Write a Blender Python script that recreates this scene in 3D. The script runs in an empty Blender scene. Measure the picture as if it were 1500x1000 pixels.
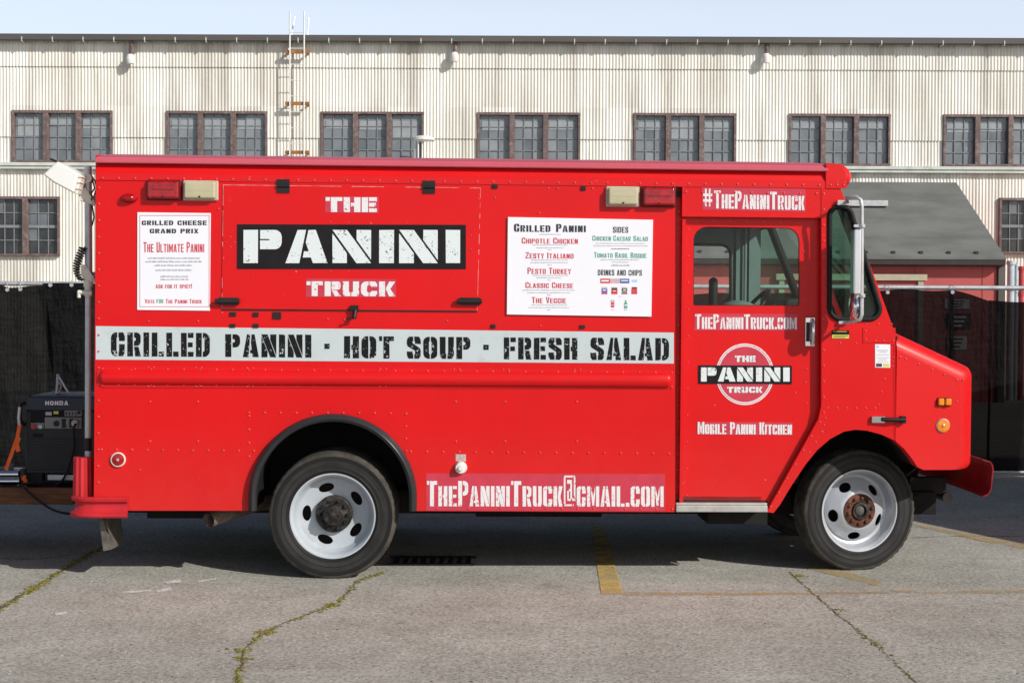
import bpy, bmesh, math, random
from mathutils import Vector, Matrix
from mathutils.geometry import tessellate_polygon
random.seed(7)
R = math.radians
PI = math.pi
scene = bpy.context.scene
COL = scene.collection

# ---------------------------------------------------------------- camera
F = 2083.3                      # focal length in photo pixels (50 mm on 36 mm)
CAMZ = 1.66
PITCH = math.atan(40.0 / F)
ROLL = 0.0045
cd = bpy.data.cameras.new('camera'); cam = bpy.data.objects.new('camera', cd)
COL.objects.link(cam); scene.camera = cam
cd.lens = 50; cd.sensor_width = 36; cd.clip_start = 0.1; cd.clip_end = 2000
CM = (Matrix.Translation((0, 0, CAMZ)) @ Matrix.Rotation(PI/2 - PITCH, 4, 'X') @ Matrix.Rotation(ROLL, 4, 'Z'))
cam.matrix_world = CM

# ---------------------------------------------------------------- light
SUN = Vector((1.30, -1.10, 1.0)).normalized()      # towards the sun
SUN_EL = math.asin(SUN.z)
world = bpy.data.worlds.new('World'); scene.world = world; world.use_nodes = True
wn = world.node_tree.nodes; wl = world.node_tree.links
bg = wn['Background']
sky = wn.new('ShaderNodeTexSky'); sky.sky_type = 'NISHITA'; sky.sun_disc = False
sky.sun_elevation = SUN_EL; sky.sun_rotation = math.atan2(SUN.x, SUN.y)
sky.air_density = 1.0; sky.dust_density = 1.5; sky.ozone_density = 1.0
SKYS = 0.06
# pale haze in the lowest part of the sky, added to the clear sky
tcw = wn.new('ShaderNodeTexCoord'); spw = wn.new('ShaderNodeSeparateXYZ'); wl.new(tcw.outputs['Generated'], spw.inputs[0])
rw = wn.new('ShaderNodeValToRGB'); wl.new(spw.outputs[2], rw.inputs[0]); rw.color_ramp.interpolation = 'EASE'
rw.color_ramp.elements[0].position = 0.20; rw.color_ramp.elements[0].color = (0.56 / SKYS, 0.59 / SKYS, 0.66 / SKYS, 1)
rw.color_ramp.elements[1].position = 0.32; rw.color_ramp.elements[1].color = (0, 0, 0, 1)
aw_ = wn.new('ShaderNodeMix'); aw_.data_type = 'RGBA'; aw_.blend_type = 'ADD'; aw_.inputs[0].default_value = 1.0
wl.new(sky.outputs[0], aw_.inputs[6]); wl.new(rw.outputs[0], aw_.inputs[7])
wl.new(aw_.outputs[2], bg.inputs[0]); bg.inputs[1].default_value = SKYS
sd = bpy.data.lights.new('sun', 'SUN'); sd.energy = 4.1; sd.angle = R(0.5); sd.color = (1.0, 0.955, 0.89)
so = bpy.data.objects.new('sun', sd); COL.objects.link(so)
so.rotation_euler = SUN.to_track_quat('Z', 'Y').to_euler(); so.location = SUN * 40
scene.view_settings.view_transform = 'Standard'; scene.view_settings.look = 'None'
scene.view_settings.gamma = 1; scene.view_settings.use_curve_mapping = False
scene.view_settings.exposure = 0.05

# ---------------------------------------------------------------- measuring: photo ray -> point on a plane of the place
def ray(px, py):
    return (CM.to_3x3() @ Vector(((px - 750) / F, (500 - py) / F, -1.0)))
C0 = Vector((0, 0, CAMZ))
def W(px, py, Y):                                    # on the frontal plane y = Y
    d = ray(px, py); p = C0 + d * (Y / d.y); return p
def G(px, py, z=0.0):                                # on the ground
    d = ray(px, py); return C0 + d * ((z - CAMZ) / d.z)
YAW, TILT = R(2.2), 0.0033
TX = Vector((math.cos(YAW) * math.cos(TILT), math.sin(YAW) * math.cos(TILT), -math.sin(TILT)))
TY = Vector((-math.sin(YAW), math.cos(YAW), 0)); TZ = TX.cross(TY)
_d = ray(487, 845); TO = C0 + _d * (8.84 / _d.y); TO.z = 0
TM = Matrix(((TX.x, TY.x, TZ.x, TO.x), (TX.y, TY.y, TZ.y, TO.y), (TX.z, TY.z, TZ.z, TO.z), (0, 0, 0, 1)))
def T(px, py, c=0.0):                                # truck coordinates (x, z) on its plane y = c
    d = ray(px, py); o = TO + TY * c
    t = (o - C0).dot(TY) / d.dot(TY)
    p = C0 + d * t - TO
    return (p.dot(TX), p.dot(TZ))
def TP(px, py, c=0.0):
    x, z = T(px, py, c); return (x, c, z)

# ---------------------------------------------------------------- materials
MATS = {}
def nodes_of(name):
    m = bpy.data.materials.new(name); m.use_nodes = True
    nt = m.node_tree; b = nt.nodes['Principled BSDF']
    MATS[name] = m
    return m, nt, b
def coords(nt, scale=(1, 1, 1)):
    tc = nt.nodes.new('ShaderNodeTexCoord'); mp = nt.nodes.new('ShaderNodeMapping')
    mp.inputs['Scale'].default_value = scale
    nt.links.new(tc.outputs['Object'], mp.inputs[0]); return mp.outputs[0]
def noise(nt, vec, scale, detail=4, rough=0.55):
    n = nt.nodes.new('ShaderNodeTexNoise'); n.inputs['Scale'].default_value = scale
    n.inputs['Detail'].default_value = detail; n.inputs['Roughness'].default_value = rough
    nt.links.new(vec, n.inputs['Vector']); return n.outputs['Fac']
def ramp(nt, fac, a, b, ca=(0, 0, 0, 1), cb=(1, 1, 1, 1)):
    r = nt.nodes.new('ShaderNodeValToRGB'); e = r.color_ramp.elements
    e[0].position = a; e[1].position = b; e[0].color = ca; e[1].color = cb
    nt.links.new(fac, r.inputs[0]); return r.outputs[0]
def mix(nt, fac, a, b, mode='MIX'):
    m = nt.nodes.new('ShaderNodeMix'); m.data_type = 'RGBA'; m.blend_type = mode
    for sock, v in ((m.inputs[0], fac), (m.inputs[6], a), (m.inputs[7], b)):
        if isinstance(v, (int, float)): sock.default_value = v
        elif isinstance(v, tuple): sock.default_value = v if len(v) == 4 else v + (1,)
        else: nt.links.new(v, sock)
    return m.outputs[2]
def bump(nt, b, h, strength, dist=0.01):
    n = nt.nodes.new('ShaderNodeBump'); n.inputs['Strength'].default_value = strength
    n.inputs['Distance'].default_value = dist
    nt.links.new(h, n.inputs['Height']); nt.links.new(n.outputs[0], b.inputs['Normal'])
def mat(name, col, rough=0.5, metal=0.0, var=0.12, vscale=6.0, spec=0.25, coat=0.0, bmp=0.0, bscale=60.0, dirt=None, dscale=3.0, dlo=0.5, dhi=0.7, stretch=(1, 1, 1), roughvar=0.0):
    if name in MATS: return MATS[name]
    m, nt, b = nodes_of(name)
    v = coords(nt, stretch)
    n = noise(nt, v, vscale, 5)
    lo = tuple(c * (1 - var) for c in col); hi = tuple(min(1, c * (1 + var)) for c in col)
    c = mix(nt, ramp(nt, n, 0.3, 0.7), lo, hi)
    if dirt:
        c = mix(nt, ramp(nt, noise(nt, v, dscale, 8, 0.65), dlo, dhi), c, dirt)
    nt.links.new(c, b.inputs['Base Color'])
    b.inputs['Roughness'].default_value = rough; b.inputs['Metallic'].default_value = metal
    b.inputs['Specular IOR Level'].default_value = spec; b.inputs['Coat Weight'].default_value = coat
    b.inputs['Coat Roughness'].default_value = 0.12
    if roughvar:
        rr = nt.nodes.new('ShaderNodeMapRange'); nt.links.new(n, rr.inputs[0])
        rr.inputs[3].default_value = rough - roughvar; rr.inputs[4].default_value = rough + roughvar
        nt.links.new(rr.outputs[0], b.inputs['Roughness'])
    if bmp: bump(nt, b, noise(nt, v, bscale, 4), bmp)
    return m
def glass(name, tint, refl=0.08, rough=0.02, dust=0.0):
    m, nt, b = nodes_of(name)
    out = nt.nodes['Material Output']; nt.nodes.remove(b)
    tr = nt.nodes.new('ShaderNodeBsdfTransparent'); tr.inputs[0].default_value = tint + (1,)
    gl = nt.nodes.new('ShaderNodeBsdfGlossy'); gl.inputs['Roughness'].default_value = rough
    fr = nt.nodes.new('ShaderNodeFresnel'); fr.inputs[0].default_value = 1.5
    mx = nt.nodes.new('ShaderNodeMixShader')
    q_ = nt.nodes.new('ShaderNodeMath'); q_.operation = 'MULTIPLY'; q_.inputs[1].default_value = 0.32; nt.links.new(fr.outputs[0], q_.inputs[0]); nt.links.new(q_.outputs[0], mx.inputs[0]); nt.links.new(tr.outputs[0], mx.inputs[1]); nt.links.new(gl.outputs[0], mx.inputs[2])
    last = mx.outputs[0]
    if dust:
        df = nt.nodes.new('ShaderNodeBsdfDiffuse'); df.inputs[0].default_value = (0.5, 0.5, 0.46, 1)
        n = noise(nt, coords(nt), 2.5, 4, 0.5); mr = nt.nodes.new('ShaderNodeMapRange'); nt.links.new(n, mr.inputs[0])
        mr.inputs[1].default_value = 0.35; mr.inputs[2].default_value = 0.8; mr.inputs[3].default_value = 0.0; mr.inputs[4].default_value = dust
        m2 = nt.nodes.new('ShaderNodeMixShader'); nt.links.new(mr.outputs[0], m2.inputs[0]); nt.links.new(last, m2.inputs[1]); nt.links.new(df.outputs[0], m2.inputs[2]); last = m2.outputs[0]
    nt.links.new(last, out.inputs[0]); return m
def worn(name, col, under, scale=60, lo=0.60, hi=0.64, rough=0.5):
    """lettering with paint flaked off in specks and patches"""
    m, nt, b = nodes_of(name)
    v = coords(nt)
    a = noise(nt, v, scale, 3, 0.7); p = noise(nt, v, 11, 2)
    s = nt.nodes.new('ShaderNodeMath'); s.operation = 'MULTIPLY_ADD'; nt.links.new(p, s.inputs[0]); s.inputs[1].default_value = 0.45; nt.links.new(a, s.inputs[2])
    f = ramp(nt, s.outputs[0], lo + 0.225, hi + 0.225)
    nt.links.new(mix(nt, f, col, under), b.inputs['Base Color']); b.inputs['Roughness'].default_value = 0.6; b.inputs['Specular IOR Level'].default_value = 0.1
    return m

def red_paint(name, col, rough=0.34, coat=0.35, wob=0.05):
    m, nt, b = nodes_of(name)
    v = coords(nt)
    big = noise(nt, v, 1.3, 3); c = mix(nt, ramp(nt, big, 0.3, 0.7), tuple(x * 0.95 for x in col), tuple(min(1, x * 1.05) for x in col))
    streak = noise(nt, coords(nt, (9, 9, 0.8)), 2.2, 6, 0.65)
    c = mix(nt, ramp(nt, streak, 0.56, 0.85, (0, 0, 0, 1), (0.28,) * 3 + (1,)), c, (0.40, 0.03, 0.03))
    chips = noise(nt, v, 55, 2, 0.5)
    c = mix(nt, ramp(nt, chips, 0.775, 0.80), c, (0.62, 0.42, 0.40))
    # road dust low on the body
    sp = nt.nodes.new('ShaderNodeSeparateXYZ'); nt.links.new(v, sp.inputs[0])
    mr = nt.nodes.new('ShaderNodeMapRange'); nt.links.new(sp.outputs[2], mr.inputs[0])
    mr.inputs[1].default_value = 1.0; mr.inputs[2].default_value = 0.35; mr.inputs[3].default_value = 0.0; mr.inputs[4].default_value = 0.16
    mm = nt.nodes.new('ShaderNodeMath'); mm.operation = 'MULTIPLY'; nt.links.new(mr.outputs[0], mm.inputs[0])
    nt.links.new(noise(nt, v, 7, 6, 0.7), mm.inputs[1])
    c = mix(nt, mm.outputs[0], c, (0.30, 0.2, 0.16))
    nt.links.new(c, b.inputs['Base Color'])
    b.inputs['Roughness'].default_value = rough; b.inputs['Specular IOR Level'].default_value = 0.22; b.inputs['Coat Weight'].default_value = coat; b.inputs['Coat Roughness'].default_value = 0.15
    bump(nt, b, noise(nt, v, 2.6, 2), wob, 0.05)
    return m

red_paint('red_paint', (0.63, 0.004, 0.006), 0.40, 0.12, 0.08)
red_paint('red_pink', (0.54, 0.10, 0.135), 0.45, 0.1)  # paler, pinker red for the roof and its edge
red_paint('red_gloss', (0.64, 0.006, 0.008), 0.42, 0.16, 0.03)
mat('red_rivet', (0.66, 0.05, 0.055), 0.22, var=0.25, vscale=40, spec=0.7, coat=0.5)
mat('red_bumper', (0.22, 0.008, 0.014), 0.4, var=0.2, vscale=9, dirt=(0.25, 0.07, 0.05), dlo=0.55, dhi=0.8)
mat('rubber_ring', (0.026, 0.025, 0.025), 0.6, var=0.3, vscale=8)
mat('black_rubber', (0.0105, 0.0105, 0.011), 0.6, var=0.3, vscale=5, bmp=0.1, bscale=90)
mat('tread_dusty', (0.058, 0.052, 0.044), 0.9, var=0.45, vscale=12, bmp=.2)
mat('black_metal', (0.018, 0.017, 0.017), 0.45, var=0.3)
mat('black_trim', (0.03, 0.031, 0.034), 0.26, var=0.2, vscale=3)
mat('under_dark', (0.012, 0.011, 0.01), 0.8, var=0.4, vscale=4)
mat('chassis', (0.02, 0.016, 0.013), 0.7, var=0.5, vscale=6)
mat('rust', (0.13, 0.05, 0.03), 0.85, var=0.5, vscale=18, bmp=0.3, bscale=80, dirt=(0.03, 0.022, 0.02), dscale=14, dlo=0.5, dhi=0.62)
mat('grease', (0.02, 0.018, 0.017), 0.5, var=0.6, vscale=25, dirt=(0.10, 0.085, 0.075), dscale=20, dlo=0.5, dhi=0.7, bmp=0.3)
mat('chrome', (0.72, 0.73, 0.75), 0.12, 1.0, var=0.05)
mat('alu', (0.62, 0.61, 0.58), 0.42, 0.85, var=0.12, vscale=14, dirt=(0.25, 0.2, 0.16), dscale=6, dlo=0.58, dhi=0.8)
mat('wheel_white', (0.43, 0.475, 0.52), 0.42, var=0.08, vscale=7, dirt=(0.36, 0.34, 0.31), dscale=6, dlo=0.5, dhi=0.85)
mat('wheel_silver', (0.50, 0.53, 0.57), 0.38, 0.3, var=0.10, vscale=7, dirt=(0.34, 0.33, 0.32), dscale=5, dlo=0.45, dhi=0.85)
mat('galv', (0.50, 0.51, 0.53), 0.42, 0.35, var=0.15, vscale=14)
mat('cream_plastic', (0.70, 0.68, 0.60), 0.45, var=0.06)
mat('white_vinyl', (0.50, 0.57, 0.59), 0.45, var=0.03, vscale=3, dirt=(0.42, 0.45, 0.45), dscale=9, dlo=0.55, dhi=0.8)
mat('poster_white', (0.78, 0.79, 0.85), 0.4, var=0.015)
mat('sign_black', (0.016, 0.015, 0.017), 0.6, var=0.2, spec=0.08)
mat('pink_film', (0.52, 0.045, 0.075), 0.4, var=0.10, vscale=9)
worn('ink_black', (0.012, 0.012, 0.013), (0.45, 0.49, 0.50), 62, 0.635, 0.67)
worn('ink_white', (0.66, 0.72, 0.73), (0.035, 0.035, 0.04), 75, 0.64, 0.67)
worn('film_white', (0.72, 0.70, 0.72), (0.55, 0.12, 0.15), 70, 0.62, 0.66)
mat('print_black', (0.035, 0.04, 0.045), 0.5); mat('print_red', (0.58, 0.06, 0.085), 0.5); mat('print_green', (0.10, 0.36, 0.25), 0.5)
mat('print_grey', (0.42, 0.43, 0.46), 0.5); mat('print_blue', (0.10, 0.14, 0.42), 0.5); mat('print_sky', (0.35, 0.62, 0.80), 0.5)
mat('print_pink', (0.60, 0.40, 0.42), 0.5); mat('print_dark', (0.08, 0.06, 0.06), 0.5); mat('print_yellow', (0.62, 0.60, 0.10), 0.5)
mat('lens_red', (0.33, 0.006, 0.012), 0.14, var=0.35, vscale=30, coat=0.5); mat('lens_clear', (0.46, 0.42, 0.27), 0.2, var=0.07, vscale=12, coat=0.3)
mat('lens_amber', (0.78, 0.24, 0.012), 0.18, var=0.2, vscale=40, coat=0.5)
mat('bezel_dark', (0.10, 0.012, 0.014), 0.3); mat('bezel_clear', (0.45, 0.42, 0.36), 0.3)
mat('cab_grey', (0.19, 0.245, 0.245), 0.5, var=0.08); mat('cab_dark', (0.03, 0.031, 0.033), 0.65); mat('seat_black', (0.015, 0.015, 0.017), 0.7, bmp=0.1)
mat('cargo_inside', (0.10, 0.10, 0.10), 0.6)
mat('knob_white', (0.72, 0.70, 0.66), 0.4)
mat('foil', (0.52, 0.42, 0.40), 0.35, 0.2, var=0.3, vscale=60)
mat('gen_black', (0.02, 0.021, 0.024), 0.42, var=0.2); mat('gen_blue', (0.028, 0.034, 0.05), 0.38); mat('gen_panel', (0.22, 0.22, 0.22), 0.5)
mat('wood_brown', (0.10, 0.042, 0.022), 0.7, var=0.35, vscale=5, stretch=(1, 8, 8), dirt=(0.18, 0.075, 0.03), dscale=4)
mat('strap_orange', (0.80, 0.13, 0.02), 0.6, var=0.1, vscale=30)
glass('cab_glass', (0.97, 0.98, 0.97), dust=0.008); glass('green_glass', (0.64, 0.84, 0.75), dust=0.03)

# ---------------------------------------------------------------- mesh builder
class MB:
    def __init__(s): s.v = []; s.f = []; s.mi = []; s.cur = 0
    def quad(s, *p): return s.poly(p)
    def poly(s, pts):
        i = len(s.v); s.v += [tuple(p) for p in pts]; s.f.append(tuple(range(i, i + len(pts)))); s.mi.append(s.cur); return s
    def face(s, idx): s.f.append(tuple(idx)); s.mi.append(s.cur)
    def box(s, x0, x1, y0, y1, z0, z1):
        i = len(s.v)
        s.v += [(x, y, z) for z in (z0, z1) for y in (y0, y1) for x in (x0, x1)]
        for q in ((0, 2, 3, 1), (4, 5, 7, 6), (0, 1, 5, 4), (2, 6, 7, 3), (0, 4, 6, 2), (1, 3, 7, 5)): s.face([i + k for k in q])
        return s
    def hexa(s, a, b):                               # two loops of equal length -> closed prism
        n = len(a); i = len(s.v); s.v += [tuple(p) for p in a] + [tuple(p) for p in b]
        s.face(range(i + n - 1, i - 1, -1)); s.face(range(i + n, i + 2 * n))
        for k in range(n): s.face((i + k, i + (k + 1) % n, i + n + (k + 1) % n, i + n + k))
        return s
    def plate(s, outer, y0, y1, holes=()):           # outlines are (x, z)
        loops = [list(outer)] + [list(h) for h in holes]
        flat = [p for l in loops for p in l]; n = len(flat)
        tri = tessellate_polygon([[Vector((p[0], p[1], 0)) for p in l] for l in loops])
        i = len(s.v)
        s.v += [(p[0], y0, p[1]) for p in flat] + [(p[0], y1, p[1]) for p in flat]
        for t in tri:
            s.face((i + t[0], i + t[1], i + t[2])); s.face((i + n + t[2], i + n + t[1], i + n + t[0]))
        o = 0
        for l in loops:
            m = len(l)
            for k in range(m):
                a, b = i + o + k, i + o + (k + 1) % m
                s.face((a, b, b + n, a + n))
            o += m
        return s
    def tube(s, path, r, n=10, caps=True, closed=False):
        P = [Vector(p) for p in path]; m = len(P); rs = r if isinstance(r, (list, tuple)) else [r] * m
        i0 = len(s.v); up = None
        for k in range(m):
            if closed: d = P[(k + 1) % m] - P[k - 1]
            else: d = P[min(k + 1, m - 1)] - P[max(k - 1, 0)]
            d.normalize()
            if up is None:
                up = Vector((0, 0, 1)) if abs(d.z) < 0.9 else Vector((1, 0, 0))
            u = d.cross(up); u.normalize(); w = u.cross(d); up = w
            for a in range(n):
                t = 2 * PI * a / n; s.v.append(tuple(P[k] + (u * math.cos(t) + w * math.sin(t)) * rs[k]))
        for k in range(m if closed else m - 1):
            for a in range(n):
                b = (a + 1) % n; k2 = (k + 1) % m
                s.face((i0 + k * n + a, i0 + k * n + b, i0 + k2 * n + b, i0 + k2 * n + a))
        if caps and not closed:
            s.face([i0 + a for a in range(n - 1, -1, -1)]); s.face([i0 + (m - 1) * n + a for a in range(n)])
        return s
    def lathe(s, prof, n=48, c=(0, 0, 0), axis='y', close=False):
        """prof: (radius, offset along axis)"""
        i0 = len(s.v); m = len(prof)
        for r, h in prof:
            for a in range(n):
                t = 2 * PI * a / n; x, y = r * math.cos(t), r * math.sin(t)
                p = (x, h, y) if axis == 'y' else ((x, y, h) if axis == 'z' else (h, x, y))
                s.v.append((p[0] + c[0], p[1] + c[1], p[2] + c[2]))
        for k in range(m if close else m - 1):
            for a in range(n):
                b = (a + 1) % n; k2 = (k + 1) % m
                s.face((i0 + k * n + a, i0 + k * n + b, i0 + k2 * n + b, i0 + k2 * n + a))
        if not close:
            s.face([i0 + a for a in range(n)]); s.face([i0 + (m - 1) * n + a for a in range(n)])
        return s
    def rivet(s, x, y, z, r=0.0062):
        r = r * 1.3
        i = len(s.v); old = s.cur; s.cur = 9
        for k in range(8):
            t = PI * k / 4; s.v.append((x + r * math.cos(t), y, z + r * math.sin(t)))
        for k in range(8):
            t = PI * k / 4; s.v.append((x + .72 * r * math.cos(t), y - r * 0.6, z + .72 * r * math.sin(t)))
        s.v.append((x, y - r * 0.85, z))
        for k in range(8):
            b = (k + 1) % 8; s.face((i + k, i + b, i + 8 + b, i + 8 + k)); s.face((i + 8 + k, i + 8 + b, i + 16))
        s.cur = old; return s
    def extrude_path(s, prof, xs):                   # profile of (y, z) swept along x
        i = len(s.v); n = len(prof)
        for x in xs: s.v += [(x, y, z) for y, z in prof]
        for k in range(len(xs) - 1):
            for j in range(n - 1): s.face((i + k * n + j, i + k * n + j + 1, i + (k + 1) * n + j + 1, i + (k + 1) * n + j))
        return s
    def build(s, name, m, parent=None, smooth=None, bevel=None, recalc=False, xf=None, solid=None):
        me = bpy.data.meshes.new(name); me.from_pydata(s.v, [], s.f)
        ms = list(m) if isinstance(m, (list, tuple)) else [m]
        if 9 in s.mi:
            if isinstance(m, str) and m.startswith('red_'): ms.append('red_rivet'); s.mi = [1 if q == 9 else q for q in s.mi]
            else: s.mi = [0 if q == 9 else q for q in s.mi]
        for q in ms: me.materials.append(MATS[q] if isinstance(q, str) else q)
        if len(ms) > 1: me.polygons.foreach_set('material_index', s.mi)
        if recalc or bevel:
            bm = bmesh.new(); bm.from_mesh(me)
            bmesh.ops.remove_doubles(bm, verts=bm.verts, dist=1e-5)
            bmesh.ops.recalc_face_normals(bm, faces=bm.faces)
            bm.to_mesh(me); bm.free()
        if smooth:
            me.polygons.foreach_set('use_smooth', [True] * len(me.polygons)); me.set_sharp_from_angle(angle=R(smooth))
        me.validate(); me.update()
        o = bpy.data.objects.new(name, me); COL.objects.link(o)
        if parent: o.parent = parent
        if xf is not None: o.matrix_world = xf
        if solid:
            md = o.modifiers.new('thickness', 'SOLIDIFY'); md.thickness = solid; md.offset = 0
        if bevel:
            md = o.modifiers.new('bevel', 'BEVEL'); md.width = bevel; md.segments = 3; md.limit_method = 'ANGLE'; md.angle_limit = R(40)
            if not smooth: me.polygons.foreach_set('use_smooth', [True] * len(me.polygons)); me.set_sharp_from_angle(angle=R(89)); md.harden_normals = True
        return o

def tag(o, label=None, cat=None, group=None, kind=None):
    if label: o['label'] = label
    if cat: o['category'] = cat
    if group: o['group'] = group
    if kind: o['kind'] = kind
    return o
def empty(name, loc=(0, 0, 0), M=None):
    o = bpy.data.objects.new(name, None); o.empty_display_size = 0.2; COL.objects.link(o)
    if M is not None: o.matrix_world = M
    else: o.location = loc
    return o
def rounded(pts, rad, n=6):
    """polygon with rounded corners; rad a number or one per corner"""
    out = []; m = len(pts)
    for k in range(m):
        p = Vector(pts[k]); a = Vector(pts[k - 1]); b = Vector(pts[(k + 1) % m])
        r = rad[k] if isinstance(rad, (list, tuple)) else rad
        u = (a - p); w = (b - p); lu, lw = u.length, w.length; u.normalize(); w.normalize()
        ang = math.acos(max(-1, min(1, u.dot(w))))
        if r <= 0 or ang > 3.1: out.append(tuple(p)); continue
        t = min(r / math.tan(ang / 2), lu * .49, lw * .49); r2 = t * math.tan(ang / 2)
        c = p + (u + w).normalized() * (r2 / math.sin(ang / 2))
        s = p + u * t - c; e = p + w * t - c
        for j in range(n + 1):
            q = s.lerp(e, j / n); 
            q = q.normalized() * r2
            # slerp for even spacing
            th = math.acos(max(-1, min(1, s.normalized().dot(e.normalized()))))
            if th > 1e-4: q = (s * math.sin((1 - j / n) * th) + e * math.sin(j / n * th)) / math.sin(th)
            out.append(tuple(c + q))
    return out
def inset(pts, d):
    """offset a convex-ish closed outline inwards"""
    m = len(pts); out = []
    area = sum(pts[k - 1][0] * pts[k][1] - pts[k][0] * pts[k - 1][1] for k in range(m))
    sg = 1 if area > 0 else -1
    for k in range(m):
        a = Vector(pts[k - 1]); b = Vector(pts[(k + 1) % m]); t = (b - a)
        if t.length < 1e-9: out.append(pts[k]); continue
        t.normalize(); out.append((pts[k][0] - t.y * d * sg, pts[k][1] + t.x * d * sg))
    return out

# ---------------------------------------------------------------- stencil lettering, drawn as polygons
def bowl(x0, x1, y0, y1, s, t, left=False):
    r = min((x1 - x0) * .8, (y1 - y0) * .36); N = 5
    o = [(x0, y1)] + [(x1 - r + r * math.sin(a * PI / 2 / N), y1 - r + r * math.cos(a * PI / 2 / N)) for a in range(N + 1)]
    o += [(x1 - r + r * math.cos(a * PI / 2 / N), y0 + r - r * math.sin(a * PI / 2 / N)) for a in range(N + 1)] + [(x0, y0)]
    xi = max(x1 - s, x0 + .01); ri = max(min(r - min(s, t) * .6, xi - x0, (y1 - y0) / 2 - t), .002)
    i = [(x0, y0 + t)] + [(xi - ri + ri * math.sin(a * PI / 2 / N), y0 + t + ri - ri * math.cos(a * PI / 2 / N)) for a in range(N + 1)]
    i += [(xi - ri + ri * math.cos(a * PI / 2 / N), y1 - t - ri + ri * math.sin(a * PI / 2 / N)) for a in range(N + 1)] + [(x0, y1 - t)]
    p = o + i
    if left: p = [(x0 + x1 - x, y) for x, y in p]
    return p
def rc(a, b, c, d): return [(a, b), (c, b), (c, d), (a, d)]
def glyph(ch, w, s, t, g):
    """(polygons, width), height 1"""
    if ch == 'I': return [rc(0, 0, s, 1)], s
    if ch == '.': return [rc(0, 0, s * .9, t)], s * .9
    if ch == '-': return [rc(0, .38, s * .95, .62)], s * .95
    if ch == '!': return [rc(0, .3, s, 1), rc(0, 0, s, .2)], s
    if ch == 'L': return [rc(0, 0, s, 1), rc(s + g, 0, w * .88, t)], w * .88
    if ch == 'E': return [rc(0, 0, s, 1), rc(s + g, 0, w * .9, t), rc(s + g, .5 - t / 2, w * .84, .5 + t / 2), rc(s + g, 1 - t, w * .9, 1)], w * .9
    if ch == 'F': return [rc(0, 0, s, 1), rc(s + g, .48 - t / 2, w * .84, .48 + t / 2), rc(s + g, 1 - t, w * .9, 1)], w * .9
    if ch == 'H': return [rc(0, 0, s, 1), rc(w - s, 0, w, 1), rc(s + g, .5 - t / 2, w - s, .5 + t / 2)], w
    if ch == 'T':
        a, b = (w - s) / 2, (w + s) / 2
        return [[(a, 0), (b, 0), (b, 1 - t), (w, 1 - t), (w, 1), (a, 1)], rc(0, 1 - t, a - g, 1)], w
    if ch == 'P': return [rc(0, 0, s, 1), bowl(s + g, w, .42, 1, s * .85, t)], w
    if ch == 'R': return [rc(0, 0, s, 1), bowl(s + g, w * .98, .44, 1, s * .85, t), [(s + g, .40), (s + g + s * .8, .40), (w, 0), (w - s, 0)]], w
    if ch == 'B': return [rc(0, 0, s, 1), bowl(s + g, w * .96, .52, 1, s * .85, t), bowl(s + g, w, 0, .48, s * .85, t)], w
    if ch == 'D': return [rc(0, 0, s, 1), bowl(s + g, w, 0, 1, s * .95, t)], w
    if ch in 'OQ':
        o = [bowl(0, (w - g) / 2, 0, 1, s, t, True), bowl((w + g) / 2, w, 0, 1, s, t)]
        if ch == 'Q': o.append([(w * .6, .2), (w * .8, .25), (w, -.08), (w * .8, -.08)])
        return o, w
    if ch in 'CG':
        b = bowl((w + g) / 2, w, 0, 1, s, t); r = w
        up = rc((w + g) / 2, 1 - t, w * .82, 1) ; lo = rc((w + g) / 2, 0, w * .82, t)
        up = [((w + g) / 2, 1 - t), (w - s, 1 - t), (w - s, .64), (w, .64), (w, .84), (w * .88, 1), ((w + g) / 2, 1)]
        lo = [((w + g) / 2, t), (w - s, t), (w - s, .36), (w, .36), (w, .16), (w * .88, 0), ((w + g) / 2, 0)]
        if ch == 'G': lo = [((w + g) / 2, t), (w - s, t), (w - s, .34), (w * .5 + g, .34), (w * .5 + g, .34 + t * .8), (w, .34 + t * .8), (w, .14), (w * .88, 0), ((w + g) / 2, 0)]
        return [bowl(0, (w - g) / 2, 0, 1, s, t, True), up, lo], w
    if ch == 'U':
        m = (w - g) / 2
        l = [(0, 1), (0, .2), (w * .05, .07), (w * .14, 0), (m, 0), (m, t), (s * 1.05, t * 1.05), (s, t * 1.4), (s, 1)]
        return [l, [(w - x, y) for x, y in l]], w
    if ch == 'S':
        m1, m2 = (w - g) / 2, (w + g) / 2
        a = [(m1, 1), (w * .16, 1), (w * .03, .9), (0, .78), (0, .66), (w * .06, .56), (w - s, .36), (w - s, t), (m2, t), (m2, 0), (w * .86, 0), (w * .97, .1), (w, .24), (w, .38), (w * .93, .48), (s, .70), (s, 1 - t), (m1, 1 - t)]
        u = [(m2, 1), (w * .86, 1), (w * .97, .9), (w, .8), (w, .67), (w - s, .67), (w - s, 1 - t), (m2, 1 - t)]
        return [a, u, [(w - x, 1 - y) for x, y in u]], w
    if ch == 'A':
        w *= 1.08; gx = lambda y: (s * .95 + g) + (w / 2 + .12 * s - (s * .95 + g)) * y
        ix = lambda y: (w - s) + (gx(.62) - (w - s)) * y / .62
        return [[(0, 0), (s * .95, 0), (w / 2 + .12 * s - g, 1), (w / 2 - .6 * s, 1)],
                [(w / 2 + .12 * s, 1), (w / 2 + .62 * s, 1), (w, 0), (w - s, 0), (ix(.17), .17), (gx(.17), .17), (gx(.17 + t * .7), .17 + t * .7), (ix(.17 + t * .7), .17 + t * .7), (gx(.62), .62)]], w
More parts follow.
